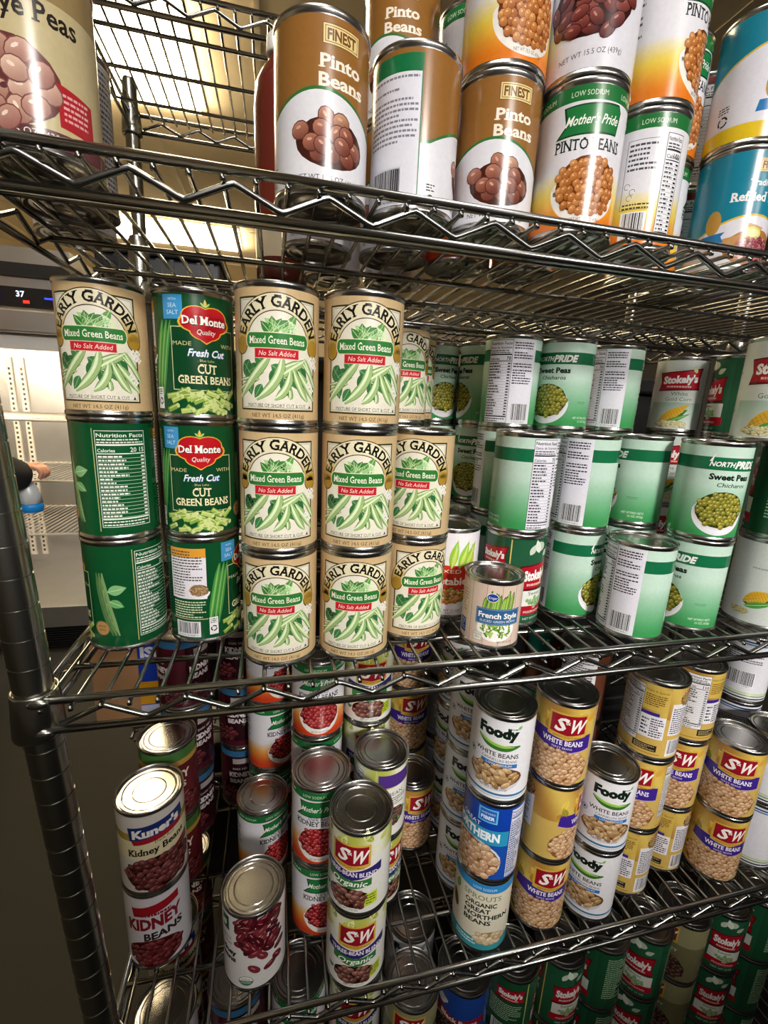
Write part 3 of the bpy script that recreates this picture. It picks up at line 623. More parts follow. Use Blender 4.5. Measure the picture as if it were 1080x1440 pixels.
def d_swwhite():
    A = Art(base='#c4a557')
    A.rect(-117, 117, 60, 107.5, lambda u, v: mix('#a37634', '#ceb258', .5+.5*math.sin(u*.09+v*.05)), 1, 3)
    for i in range(12): A.leaf(-40+i*7, 66+(i*13) % 24, 16, 9, 20+(i*47) % 120, ('#a87a28', '#d9bf55', '#8f8a2a', '#c79a36')[i % 4], 2, '#b8963a')
    A.poly([(-34, 70), (44, 70), (44, 50), (4, 44), (-36, 54)], '#3a2382', 3); A.stroke([(-36, 53.6), (4, 43.6), (44, 49.6)], .8, '#b9a2d6', 4)
    swlogo(A, 12, 83, 42, 28); A.text('WHITE BEANS', 8, 55, 6.8, '#eeeaf2', 5, bold=.02, w=50, serif=True); A.text('NAVY BEANS', 8, 49.5, 3, '#d9d2ea', 5, w=24)
    A.beans(0, 22, 45, 27, 9, 7, ['#d2ab80', '#c79c70', '#dcb992', '#bb8e62'], '#7a5230', 2, 6, hl='#ecd6b8', jit=40)
    A.text('NET WT 15.5 OZ', 6, 2, 2.6, '#3a2c16', 6, w=26)
    A.nutri(52, 86, 18, 104, '110', '#dedde0'); A.rect(86, 117, 70, 104, '#c8aa50', 2); A.text('Make It Special', 101, 97, 3.2, '#5a3f14', 4, w=27); A.micro(88, 114, 76, 94, 6, '#6a4a1a', 4, 4, .5)
    A.rect(86, 108, 62, 67, '#3a2382', 3); A.rect(86, 117, 28, 62, '#dedde2', 3); A.micro(88, 97, 32, 58, 5, '#33333a', 4, 6, .5); A.micro(99, 115, 30, 59, 8, '#33333a', 4, 7, .5)
    A.rect(82, 112, 8, 18, '#2a2418', 3); A.micro(84, 110, 9, 17, 3, '#a99a6a', 4, 8, .5); A.rect(52, 117, 3, 5, '#a8862a', 3)
    A.rect(-112, -70, 36, 84, '#dedde2', 2); A.micro(-110, -76, 38, 78, 12, '#3a3a42', 3, 9, .5); A.beans(-86, 92, 16, 12, 4, 4, ['#b07a4a', '#8c4a2a', '#d2a878', '#6f8a3a'], '#5a2c16', 3, 3); A.barcode(-108, -82, 7, 28)
    return A.mesh('white_bean_label', .0056)
def d_three():
    A = Art(base='#d9d8cf')
    A.rect(-117, 117, 78, 107.5, lambda u, v: mix('#dcdccb', '#aab04a', .5+.5*math.sin(u*.11+1)), 1, 3)
    for i in range(10): A.leaf(-44+i*9, 84+(i*17) % 20, 15, 8, 10+(i*53) % 150, ('#b9bf5a', '#dfe09a', '#93a03a')[i % 3], 2, '#c9cc8a')
    A.poly([(-36, 64), (-38, 50), (4, 46), (40, 56), (40, 68), (2, 58)], '#2c2466', 3); swlogo(A, 2, 80, 42, 27)
    A.text('THREE-BEAN BLEND', 2, 52, 6, '#e6e2ef', 5, bold=.02, w=66, serif=True); A.poly([(-28, 51), (-28, 40), (0, 33), (28, 39), (28, 49), (2, 46)], '#2f7038', 4); A.text('Organic', 0, 38, 8, '#e9f0e2', 6, shear=.25, bold=.015, w=44)
    A.beans(0, 20, 27, 14, 11, 8, ['#5f3028', '#7d4a3e', '#8f6052', '#4a201c'], '#2a100c', 3, 4, hl='#b08a7c')
    A.poly([(20, 26), (36, 28), (36, 10), (20, 8)], '#b6c832', 6); A.micro(22, 34, 11, 26, 4, '#5a6a1a', 7, 3, .5)
    A.ell(-32, 22, 5, 6, '#c9cfc4', 4); A.ell(-32, 22, 4.2, 5.2, '#3f7a5c', 5, 0, 16, 180, 360); A.text('NET WT 15.5 OZ', 0, 2.4, 2.6, '#33333a', 5, w=26)
    A.nutri(60, 98, 6, 100, '120'); A.rect(-114, -62, 80, 100, '#4a2c78', 2); A.text('BEAN', -88, 66, 6, '#3a3044', 4, w=22); A.micro(-108, -70, 50, 64, 4, '#4a4a52', 4, 6); A.beans(-88, 32, 18, 14, 7, 6, ['#4f2a24', '#6a4038', '#3f8a3a'], '#241010', 3, 4)
    return A.mesh('three_bean_label', .0056)
def d_foody():
    A = Art(base='#dddde0')
    A.text('Foody', 0, 86, 13, '#15231a', 4, bold=.07, w=48); A.leaf(22, 98, 7, 3.4, 50, '#4f9a3a', 5); A.micro(12, 22, 97, 100, 1, '#2f6a3a', 5, 3)
    A.curve((-24, 81), (-2, 66), (27, 76), 8.5, '#356b2a', 3, 14); A.curve((-24, 81), (-4, 72), (20, 75), 4, '#8dba4f', 4, 14); A.curve((-16, 79), (0, 76), (16, 75.5), 1.2, '#c9dd8f', 5, 12)
    A.text('WHITE BEANS', 0, 59, 6, '#26262c', 4, bold=.015, w=53); A.text('CANNELLINI BEANS', 4, 53, 3.6, '#3a3a42', 4, w=42); A.rect(-18, 26, 46, 51.4, '#2f6fb2', 4); A.text('LOW SODIUM', 4, 47.2, 3, '#e6eef6', 5, w=30)
    A.ring(-32, 54, 3.8, 4.4, 3, 3.6, 0, 360, '#3a4a5a', 3, 16); A.ell(-32, 54, 1.6, 2.2, '#3a4a5a', 3)
    A.ell(0, 34, 35, 22, '#c9c6cc', 2, 0, 24, 180, 360); A.beans(0, 33, 34, 14, 13, 7, ['#b08a58', '#c29c6a', '#9c7646', '#d0ae80'], '#5f4224', 3, 8, jit=70, hl='#e2caa2')
    A.text('NET WT 15 OZ (425g)', 0, 14, 3, '#4a4a52', 4, w=34); A.rect(-117, 117, 6, 9, '#2f6f9a', 2); A.rect(-117, 117, 3.2, 4.4, '#9fb6c6', 2)
    A.nutri(66, 104, 10, 104, '100'); A.barcode(-100, -74, 14, 34)
    return A.mesh('cannellini_label', .0056)
def d_northern():
    A = Art(base='#1c4aa0')
    A.rect(-60, 46, 66, 107.5, '#123a9a', 1); A.rect(-60, 46, 52, 74, '#2a8fb2', 2); A.text('GREAT', -4, 75, 6, '#e6f0f6', 4, w=28); A.text('NORTHERN', 0, 58, 12, '#e9f2f6', 4, bold=.05, w=70)
    A.rect(6, 30, 84, 104, '#5fb2d6', 3); A.rect(8, 28, 86, 102, '#1c5cb0', 4); A.text('GOOD SOURCE', 18, 96, 2.6, '#dceaf4', 5, w=17); A.text('FIBER', 18, 88.4, 5, '#dceaf4', 5, bold=.03, w=17)
    A.ell(0, 26, 40, 29, '#c9d6de', 2); A.beans(0, 25, 38, 27, 11, 9.5, ['#d2ab86', '#c89c76', '#dcbb98', '#be9068'], '#7d5434', 3, 8, jit=60, hl='#ecd8be')
    A.nutri(47, 86, 2, 105, '110', '#cfd4e2', '#1f2f6a')
    return A.mesh('northern_label', .0056)
def d_sprouts():
    A = Art(base='#d9d3bd')
    A.rect(-117, 117, 95, 107.5, '#2f86c4', 1); A.text('LOW SODIUM', 4, 98.5, 4, '#d9ecf6', 4, w=30); A.rect(-117, 117, 0, 18, '#2f8f9a', 1)
    A.text('SPROUTS', 2, 82, 8, '#6f7f5c', 4, w=50, bold=.005, serif=True)
    for t, y, w in (('ORGANIC', 71, 42), ('GREAT', 61.5, 34), ('NORTHERN', 52, 60), ('BEANS', 42.5, 36)): A.text(t, -20+w/2, y, 7, '#26332c', 4, bold=.035, w=w)
    A.leaf(-36, 74, 18, 8, 80, '#5f9a5a', 3); A.ell(-38, 54, 6, 12, '#6a4a34', 3, 20)
    A.beans(18, 20, 20, 11, 11, 8, ['#d6c09a', '#c9ae84', '#e0d0b0', '#b89a6c'], '#a08458', 3, 4, jit=60, hl='#f0e6d0'); A.micro(-30, 0, 6, 15, 2, '#bfe2e4', 3, 5, .6)
    A.nutri(62, 102, 20, 92, '110')
    return A.mesh('organic_northern_label', .0056)
def d_maroon():
    A = Art(base='#4a1420')
    A.rect(-117, 117, 96, 107.5, '#2f5f86', 1)
    A.poly([(10, 96), (58, 96), (58, 10), (22, 10), (10, 40)], '#2a0c14', 2); A.rect(22, 52, 82, 92, '#9a9490', 3); A.text('DARK RED', 34, 70, 4, '#d9d2d2', 4, w=24)
    A.text('KIDNEY', 34, 56, 9, '#e2dcdc', 4, bold=.05, w=38); A.text('BEANS', 32, 44, 8, '#d9d2d2', 4, bold=.04, w=32)
    A.text('DARK RED', -34, 70, 4, '#d9d2d2', 4, w=24); A.text('KIDNEY', -34, 56, 9, '#e2dcdc', 4, bold=.05, w=38); A.text('BEANS', -34, 44, 8, '#d9d2d2', 4, bold=.04, w=32)
    A.beans(0, 22, 34, 16, 10, 7, ['#5c1a22', '#6d252a', '#48121a'], '#26080c', 3, 6, hl='#8a4a4e')
    return A.mesh('maroon_kidney_label', .0056)
def d_greenband():
    A = Art(base='#5a1c20')
    A.rect(-117, 117, 92, 107.5, '#3f6a34', 1); A.rect(-117, 117, 84, 92, '#b08a3c', 1); A.text('KIDNEY', 0, 62, 12, '#e2d6c6', 4, bold=.04, w=52); A.text('BEANS', 0, 48, 9, '#e2d6c6', 4, bold=.03, w=40)
    A.beans(0, 22, 36, 18, 10, 7, ['#6a2022', '#7d2c2c', '#561518'], '#2c0a0c', 3, 6, hl='#a05a56')
    return A.mesh('green_rimmed_kidney_label', .0056)
def d_plain():
    A = Art(base='#d9d9de')
    for v, c in ((2, '#2a2a30'), (7, '#7f9a6a'), (11, '#b9c98a'), (98, '#4a7fb0'), (102, '#2a3f6a')): A.rect(-117, 117, v, v+2.6, c, 1)
    A.micro(-26, 22, 66, 88, 6, '#44444c', 3, 4, .5); A.barcode(-22, 14, 26, 50); A.micro(-50, -30, 30, 90, 14, '#44444c', 3, 5)
    A.text('Pre', 70, 66, 9, '#5a6a6a', 4, w=18); A.beans(72, 34, 16, 14, 7, 6, ['#a8763c', '#b98a4c', '#8c5c2a'], '#5a3614', 3, 4)
    return A.mesh('plain_white_label', .0056)
def d_nutonly():
    A = Art(base='#cfcfd4'); A.nutri(-32, 32, 2, 105, '110', '#dcdce0'); A.rect(50, 112, 0, 107, '#8a8884', 1); A.micro(54, 108, 4, 104, 24, '#3a3a40', 2, 7, .5); A.barcode(-90, -60, 10, 30)
    return A.mesh('facts_panel_label', .0056)
def d_yellowpanel():
    A = Art(base='#5a3322'); A.rect(-34, 20, 40, 107, '#dcd9dc', 2); A.micro(-30, 16, 52, 104, 14, '#3a3a42', 3, 4, .5); A.rect(-34, 20, 28, 40, '#c9a83a', 2); A.barcode(-30, 12, 6, 24)
    A.beans(-60, 60, 14, 20, 10, 8, ['#b0643a', '#9a5030'], '#5a2818', 3, 3); A.rect(-117, -74, 60, 107, '#0f6a5a', 2); A.text('15', -84, 80, 10, '#e6f0ea', 4, bold=.03)
    return A.mesh('brown_panel_label', .0056)
def d_bluebean():
    A = Art(base='#1c3f8c'); A.poly([(-44, 74), (-44, 60), (0, 48), (44, 56), (44, 70), (0, 64)], '#8c1626', 3); A.text('Black Beans', 6, 56, 8, '#e6dcc9', 5, bold=.03, w=54); A.ell(-22, 82, 8, 8, '#dcdce2', 4); A.ell(-16, 84, 5, 4, '#dcdce2', 4)
    A.ell(0, 26, 44, 30, '#b9a9a0', 2); A.beans(0, 26, 41, 28, 6, 5, ['#33221e', '#45302a', '#281815'], '#150b0a', 3, 6, hl='#8a746c'); A.nutri(64, 102, 6, 100, '110')
    return A.mesh('blue_bean_label', .0056)
def d_swdark():
    A = Art(base='#6f6a4a'); A.rect(-117, 117, 70, 107.5, '#8f8a64', 1); swlogo(A, 0, 84, 40, 27); A.text('RED KIDNEY', 0, 54, 6, '#e6e2da', 5, w=50)
    A.beans(0, 22, 40, 24, 9, 7, ['#4a2a22', '#5c382c', '#3a1e18'], '#1c0e0a', 3, 6)
    return A.mesh('olive_bean_label', .0056)

LOOK = {  # design: (maker, look)
    'garden': (d_garden, 'tan mixed green bean'), 'cut': (d_cutbean, 'dark green cut bean'), 'pea': (d_peas, 'pale green pea'),
    'corn': (d_corn, 'silvery corn'), 'gpea': (d_greenpea, 'green vegetable'), 'veg': (d_veg, 'mixed vegetable'), 'french': (d_french, 'short sliced green bean'),
    'pinto': (d_pinto, 'brown and white pinto bean'), 'dkid': (d_darkkidney, 'white kidney bean'), 'mpin': (lambda: d_mothers('pinto'), 'orange based pinto bean'),
    'mkid': (lambda: d_mothers('kidney'), 'green banded kidney bean'), 'refr': (d_refried, 'teal refried bean'), 'refr2': (lambda: d_refried(1), 'teal and yellow refried bean'), 'bep': (d_blackeye, 'beige black-eyed pea'),
    'kun': (d_kuner, 'yellow kidney bean'), 'wkid': (d_kidneywhite, 'white kidney bean'), 'okid': (d_orgkidney, 'white organic kidney bean'),
    'sww': (d_swwhite, 'golden white bean'), 'three': (d_three, 'three-bean blend'), 'foody': (d_foody, 'white cannellini bean'), 'north': (d_northern, 'blue northern bean'),
    'spr': (d_sprouts, 'cream northern bean'), 'mar': (d_maroon, 'maroon kidney bean'), 'gband': (d_greenband, 'green-rimmed kidney bean'), 'plain': (d_plain, 'plain white bean'),
    'nut': (d_nutonly, 'white facts panel'), 'ypan': (d_yellowpanel, 'brown bean'), 'blue': (d_bluebean, 'blue bean'), 'swd': (d_swdark, 'olive bean'),
}
LABEL_MESH = {k: v[0]() for k, v in LOOK.items()}

# ------------------------------------------------------------------ setting
def plane_box(name, b, m): o = box_obj(name, b, m); return struct(o)
plane_box('floor', (-4.2, 4.2, -4.2, 7.2, -.1, 0), MT['floor'])
plane_box('ceiling', (-4.2, 4.2, -4.2, 7.2, CEIL, CEIL+.1), MT['ceil'])
plane_box('wall_back', (-4.2, 4.2, 7.1, 7.2, 0, CEIL), MT['wall'])
plane_box('wall_front', (-4.2, 4.2, -4.2, -4.1, 0, CEIL), MT['wallfront'])
plane_box('wall_left', (-4.2, -4.1, -4.1, 7.1, 0, CEIL), MT['wall'])
plane_box('wall_right', (4.1, 4.2, -4.1, 7.1, 0, CEIL), MT['wallfront'])
bm = bmesh.new(); box(bm, -2.6, .31, -1.15, -1.03, 0, 1.60); box(bm, .3101, 3.4, -1.15, -1.03, 0, 1.34)
struct(link('wall_light_blocker', bm_mesh(bm, False), None, MT['wallfront']))  # unseen partition, added behind the viewer to shade the bottom shelf and left side
bm = bmesh.new()
for k in range(-6, 7): box(bm, k*.61-.012, k*.61+.012, -4.1, 7.1, CEIL-.004, CEIL)
for k in range(-3, 6): box(bm, -4.1, 4.1, k*1.22-.012, k*1.22+.012, CEIL-.0035, CEIL)
struct(link('trim_1', bm_mesh(bm, False), None, MT['frame']))
for i, (x, y, sx, sy, e, lab) in enumerate(LAMPS):
    t = thing('ceiling_light', lab, 'ceiling light', (x, y, CEIL), 0, 'ceiling light panels')
    bm = bmesh.new()
    for a in ((-sx/2, -sx/2+.025, -sy/2, sy/2), (sx/2-.025, sx/2, -sy/2, sy/2), (-sx/2+.025, sx/2-.025, -sy/2, -sy/2+.025), (-sx/2+.025, sx/2-.025, sy/2-.025, sy/2)): box(bm, *a, -.012, -.0045)
    link('frame', bm_mesh(bm, False), t, MT['frame'])
    dm = mat('light_diffuser', '#f4ead2', .6, emit='#ffe6b8' if y > 0 else '#fffaf6', estr=e)
    box_obj('diffuser', (-sx/2+.026, sx/2-.026, -sy/2+.026, sy/2-.026, -.050, -.0045), dm, t)

# ------------------------------------------------------------------ wire shelving
ZS = {'B': .0833, 'L': .5133, 'M': .95, 'T': 1.3664}
YF, YR = .1928, .5680
XR = 1.15
lean = lambda z: -.150-.043*(z-.95)
def wire_shelf(parent, z, xl, xr, yf, yr, wire=.0228, x0=None, side_l=True):
    """deck wires with their tops at z; front and rear trusses, side trusses, support rods"""
    bm = bmesh.new(); x = x0 if x0 is not None else xl+.012
    while x < xl+.004: x += wire
    while x < xr-.004:
        tube(bm, [(x, yf-.0036, z-.0052), (x, yf-.0034, z-.0024), (x, yf-.001, z-.0021), (x, yr+.003, z-.0021)], .0021, 6); x += wire
    sh = link('wire_deck', bm_mesh(bm), parent, MT['chrome'])
    for k, yy in enumerate((yf+.07, (yf+yr)/2, yr-.07)):
        bm = bmesh.new(); tube(bm, [(xl, yy, z-.0072), (xr, yy, z-.0072)], .003, 8); link('support_rod', bm_mesh(bm), sh, MT['chrome'])
    for nm, y in (('front', yf), ('rear', yr)):
        for r, zz, part in ((.0036, z+.0036, nm+'_rail'), (.0037, z-.0252, 'lower_'+nm+'_rail')):
            bm = bmesh.new(); tube(bm, [(xl+.006, y, zz), (xr-.006, y, zz)], r, 10); link(part, bm_mesh(bm), sh, MT['chrome'])
        bm = bmesh.new(); pts = []; n = int((xr-xl-.03)/.0344); up = True; o = -.0152
        for i in range(n):
            xx = xl+.02+i*.0344; zz = z-.0048 if (i % 2) else z-.0196
            yy = y+(-.0005 if nm == 'front' else .0005)
            if i == 0: pts.append((xx, yy, zz))
            else:
                pts += [(xx-.004, yy, zz+(.0014 if not i % 2 else -.0014)), (xx, yy, zz), (xx+.004, yy, zz+(.0014 if not i % 2 else -.0014))]
        tube(bm, pts, .0026, 8); link('truss_wire', bm_mesh(bm), sh, MT['chrome'])
    for x in ((xl, xr) if side_l else (xr,)):
        for r, zz, part in ((.0034, z+.0034, 'side_rail'), (.0034, z-.0252, 'lower_side_rail')):
            bm = bmesh.new(); tube(bm, [(x, yf+.006, zz), (x, yr-.006, zz)], r, 8); link(part, bm_mesh(bm), sh, MT['chrome'])
        bm = bmesh.new(); pts = [(x, yf+.02+i*.0344, z-.0048 if i % 2 else z-.0196) for i in range(int((yr-yf-.03)/.0344)+1)]
        tube(bm, pts, .0024, 8); link('truss_wire', bm_mesh(bm), sh, MT['chrome'])
    return sh
def post(parent, x, y, z1, r=.0150, k=0, zk=.95):
    bm = bmesh.new(); prof = [(0, .02), (r*.7, .02), (r, .03)]; z = .05
    while z < z1-.03:
        prof += [(r, z-.0250), (r, z-.0009), (r*.955, z-.0008), (r*.955, z+.0008), (r, z+.0009)]; z += .0267
    prof += [(r, z1-.008), (r*.8, z1), (0, z1+.001)]
    lathe(bm, prof, 28, x, y, 0); lathe(bm, [(0, .0), (.012, 0), (.016, .004), (.016, .016), (.006, .02), (0, .021)], 20, x, y, 0)
    for v in bm.verts: v.co.x += k*(v.co.z-zk)
    return link('post', bm_mesh(bm, sharp=25), parent, MT['post'])
def collar(parent, x, y, z, r=.0150, dx=0):
    bm = bmesh.new()
    lathe(bm, [(r+.0008, -.0335), (r+.0046, -.0335), (r+.0054, -.031), (r+.0030, .008), (r+.0026, .0095), (r+.0008, .0095), (r+.0008, -.0335)], 32, x, y, z)
    for zz in (.0036, -.0252):   # the weld blobs where the rails meet the collar
        bmesh.ops.create_uvsphere(bm, u_segments=12, v_segments=8, radius=.0062, matrix=Matrix.Translation((x+dx, y-(r+.001)*(1 if y < .4 else -1), z+zz)) @ Matrix.Diagonal((1.5, .6, .8, 1)))
    return link('collar', bm_mesh(bm), parent, MT['post'])
unit = thing('wire_shelving_unit', 'chrome wire shelving unit stacked with canned food, post at left', 'shelving unit', (0, 0, 0))
post(unit, -.150, YF+.012, 1.42, k=-.043); post(unit, -.128, YR-.004, 1.42, r=.0132)
post(unit, XR, YF+.012, 1.42); post(unit, XR, YR-.004, 1.42)
for key, z in ZS.items():
    xl = lean(z)
    sh = wire_shelf(unit, z, xl+.002, XR, YF, YR, x0=-.0952-.0228*3)
    for x, y in ((xl, YF+.012), (-.128, YR-.004), (XR, YF+.012), (XR, YR-.004)): collar(sh, x, y, z, dx=.008 if x < 0 else -.008, r=.0150 if y < .4 or x > 0 else .0134)

# the unit standing back to back with it
YF2, YR2 = .618, .945
unit2 = thing('wire_shelving_unit', 'chrome wire shelving unit behind the canned food, nearer the ceiling lights', 'shelving unit', (0, 0, 0))
post(unit2, -.214, YR2, 1.80, r=.0132); post(unit2, 1.0, YR2, 1.80, r=.0132); post(unit2, 1.0, YF2, 1.80, r=.0132); post(unit2, -.135, YF2+.014, 1.40, r=.0132)
for z in (1.738, 1.372, .985, .60, .16):
    sh = wire_shelf(unit2, z, -.214, 1.0, YF2, YR2, x0=-.20)
    for x, y in ((-.214, YR2), (1.0, YR2), (1.0, YF2), (-.135, YF2+.014))[:3 if z > 1.5 else 4]: collar(sh, x, y, z, r=.0132)

# ------------------------------------------------------------------ the cans
def can_body(rad, h):
    s = rad/.0381
    P = [(0, .0032), (.012, .0032), (.0128, .0026), (.0205, .0026), (.0213, .0034), (.0285, .0034), (.0295, .0022), (.0325, .0022), (.0335, .0034), (.0352, .0036), (.0362, .0004), (.0372, 0), (.0381, .0008), (.0381, .0032), (.0374, .0046), (.0371, .0056)]
    Q = [(.0371, -.0054), (.0374, -.0044), (.0381, -.0032), (.0381, -.0008), (.0374, 0), (.0364, -.0004), (.0358, -.0016), (.0356, -.0048), (.0350, -.0052)]
    bm = bmesh.new(); lathe(bm, [(r*s, z) for r, z in P]+[(r*s, h+z) for r, z in Q], 48); return bm_mesh(bm, sharp=50)
def can_lid(rad, h, style=0):
    s = rad/.0381
    P = [(.0358, -.0049), (.0346, -.0058), (.0336, -.0058), (.0326, -.0036), (.0304, -.0036), (.0296, -.0046), (.0288, -.0036)]
    P += [(.0240, -.0036), (.0232, -.0045), (.0224, -.0036), (0, -.0036)] if style == 0 else [(.0282, -.0042), (.0190, -.0042), (.0182, -.0050), (.0174, -.0042), (0, -.0042)]
    bm = bmesh.new(); lathe(bm, [(r*s, h+z) for r, z in P], 48); return bm_mesh(bm, sharp=12)
HC = .1187; PITCH = .1191
BODY = can_body(.0381, HC); LID = [can_lid(.0381, HC, 0), can_lid(.0381, HC, 1)]
BODY.materials.append(MT['steel']); [l.materials.append(MT['lid']) for l in LID]
SB, SL = can_body(.0338, .0826), can_lid(.0338, .0826, 0); SB.materials.append(MT['steel']); SL.materials.append(MT['lid'])
SHELF = {'B': 'bottom', 'L': 'lower', 'M': 'middle', 'T': 'top'}
_seed = random.Random(11)
proto = None
def can(design, u0, x, y, z, label, group, small=False):
    rad = 32.9 if small else 37.3
    face = math.atan2(CAM.y-y, CAM.x-x)          # turn label position u0 towards the viewer's side of the aisle
    rz = face+PI/2-u0/rad
    t = thing('food_can', label, 'can', (x, y, z), rz, group)
    link('body', SB if small else BODY, t); link('lid', SL if small else LID[_seed.randrange(2)], t)
    link('paper_label', LABEL_MESH[design], t)
    return t
LV = {1: ('',), 2: ('lower', 'upper'), 3: ('bottom', 'middle', 'top')}
def stack(shelf, x, y, items, where, z=None, level0=0, jit=.0006):
    n = len(items); zb = ZS[shelf]+level0*PITCH
    for i, it in enumerate(items):
        design, u0 = it[0], it[1]
        look = LOOK[design][1]
        lab = it[2] if len(it) > 2 else ('%s can, %s of %s' % (look, LV[n][i], where) if n > 1 else '%s can, %s' % (look, where))
        can(design, u0, x+_seed.uniform(-jit, jit), y+_seed.uniform(-jit, jit), zb+i*PITCH, lab, '%s cans on the %s shelf' % (look, SHELF[shelf]), design == 'french')
# middle shelf, front row from the left
stack('M', -.1037, .3121, [('cut', 73), ('cut', 98), ('garden', 9)], 'leftmost stack on middle shelf')
stack('M', -.0233, .3162, [('cut', -53), ('cut', 3), ('cut', -7)], 'second stack from left, middle shelf')
stack('M', .0576, .2569, [('garden', 4), ('garden', 3), ('garden', 0)], 'third stack from left, middle shelf')
stack('M', .1367, .2541, [('garden', 0), ('garden', 0), ('garden', -3)], 'fourth stack from left, middle shelf')
stack('M', .2112, .2870, [('garden', -17), ('garden', 6)], 'fifth stack, right end of tan cans')
stack('M', .2127, .4000, [('garden', -12)]*3, 'shaded stack behind fifth tan stack')
stack('M', .2460, .4700, [('garden', -14)]*3, 'farthest, darkest tan stack, middle shelf')
stack('M', .3030, .5230, [('pea', -20)]*3, 'rearmost pea stack beside dark tan stack')
stack('M', .3695, .4815, [('pea', 14), ('pea', 14), ('pea', 45)], 'shaded pea stack behind the vegetable can')
stack('M', .3710, .3985, [('pea', -45), ('pea', -45), ('pea', -103)], 'pea stack with top facts panel outward')
stack('M', .2920, .4070, [('veg', 0, 'lone can with dull grey lid behind the mixed vegetable can')], '')
stack('M', .2745, .3315, [('veg', 0, 'mixed vegetable can with carrot picture behind the short sliced bean can')], '')
stack('M', .2985, .2490, [('french', 8, 'short beige sliced green bean can standing alone at the shelf front')], '')
stack('M', .3500, .3010, [('gpea', -4, 'dark green vegetable can with red banners under a pea can'), ('pea', -145, 'pale green pea can standing on dark green vegetable can')], '')
stack('M', .4425, .3090, [('pea', -45), ('pea', -78)], 'pea stack right of red bannered can')
stack('M', .4490, .3907, [('pea', 20)]*3, 'pea stack showing a top shadowed bowl')
stack('M', .5410, .4060, [('pea', -90)]*3, 'pea stack with top barcode, left of corn')
stack('M', .4878, .2427, [('pea', -78, 'single pea can with barcode, frontmost on the middle shelf')], '')
stack('M', .5378, .3263, [('pea', 48)]*2, 'pea stack behind the single front pea can')
stack('M', .5810, .2530, [('pea', 31), ('pea', -18)], 'pea stack with large upper bowl, right front')
stack('M', .6880, .2375, [('corn', -66, 'silvery corn can with husked ear at right end, middle shelf'), ('gpea', 93, 'green can with pale facts text on the right-hand corn can')], '')
stack('M', .6340, .2380, [('corn', 0, 'silvery corn can at right edge, straddling two stacks under top shelf')], '', level0=2)
stack('M', .6250, .5000, [('gpea', -20)]*3, 'deep stack behind barcode pea stack')
stack('M', .7142, .4569, [('corn', 0)]*3, 'rear corn stack with yellow ear, upper right')
stack('M', .7478, .3799, [('gpea', 72)]*3, 'shaded green stack between two corn cans')
# top shelf
stack('T', -.1095, .2380, [('bep', 16, 'beige black-eyed pea can at the left end of top shelf')], '')
stack('T', -.1224, .3207, [('nut', 40, 'shaded grey can right behind the black-eyed pea can')], '')
stack('T', -.2000 + .05, .4050, [('nut', 0, 'grey can farthest back at left end of top shelf')], '')
stack('T', .0922, .2360, [('pinto', 0, 'brown and white pinto bean can, largest and leftmost of the brown')], '')
stack('T', .1735, .2445, [('pinto', -62, 'brown pinto bean can turned to show its barcode panel')], '')
stack('T', .2530, .2505, [('pinto', 0, 'brown and white pinto bean can under an orange based can'), ('mpin', -14, 'orange based pinto bean can on top of brown pinto can')], '')
stack('T', .3290, .2360, [('mpin', -6, 'orange based pinto bean can with green flag, under white kidney can'), ('dkid', 4, 'white kidney bean can standing on green flagged pinto can')], '')
stack('T', .4105, .2500, [('mpin', 76), ('mpin', -43)], 'stack left of teal cans, barcode below')
stack('T', .5480, .2690, [('refr', -26), ('refr2', -56)], 'stack at right edge, top shelf')
stack('T', .4870, .3220, [('mpin', -70), ('mpin', -19)], 'half hidden stack behind, beside teal')
stack('T', .5720, .3620, [('dkid', 85)]*2, 'stack wedged behind the teal cans')
stack('T', .1001, .3569, [('pinto', 10, 'brown pinto bean can right behind the leftmost brown pinto can')], '')
stack('T', .1834, .3480, [('pinto', 20), ('pinto', 15)], 'stack behind the barcode pinto can')
stack('T', .2620, .3520, [('mkid', -30)]*2, 'stack behind lower orange pinto can')
stack('T', .3410, .3450, [('mpin', 20)], 'behind the green flagged pinto can on top shelf')
stack('T', .1300, .4620, [('pinto', 40, 'brown pinto bean can, rearmost, beside the maroon bottle')], '')
stack('T', .2085, .4520, [('pinto', 60, 'brown pinto bean can, rear row right of the maroon bottle')], '')
# lower shelf
stack('L', -.0970, .3052, [('wkid', 7, 'white kidney bean can under yellow kidney can, leftmost front'), ('kun', -4, 'yellow kidney bean can with shiny gold lid, leftmost front')], '')
stack('L', -.0957, .3983, [('gband', 0)]*2, 'stack behind yellow kidney can')
stack('L', -.0850, .4800, [('mar', 8)]*3, 'stack farthest back at left, lower shelf')
stack('L', -.0060, .5290, [('mar', 40)]*3, 'rearmost stack right of left maroon stack')
stack('L', .0321, .3939, [('mkid', -21)], 'alone with dark lid behind organic kidney can')
stack('L', .0450, .4700, [('mkid', -20)]*3, 'stack behind the dark lidded kidney can')
stack('L', .0243, .2582, [('okid', 6, 'white organic kidney bean can with black lid, alone at shelf front')], '')
stack('L', .1090, .2990, [('mkid', -5), ('mkid', 6)], 'stack left of three-bean cans')
stack('L', .1115, .3850, [('mkid', 0), ('mkid', 0), ('mkid', 2)], 'tall stack behind the maroon-lidded stack')
stack('L', .1495, .2330, [('three', 0), ('three', 12)], 'front stack near centre, lower shelf')
stack('L', .1938, .3195, [('three', -25), ('three', -112)], 'second stack, right of front blend stack')
stack('L', .1895, .4020, [('three', -4)]*3, 'tall rear blend stack')
stack('L', .2670, .3940, [('sww', -10)], 'alone in dark gap, black lid')
stack('L', .2775, .4725, [('sww', -2)]*3, 'darkest rear stack under beige sliced beans')
stack('L', .3283, .3149, [('foody', 3)]*3, 'stack behind the blue bean can')
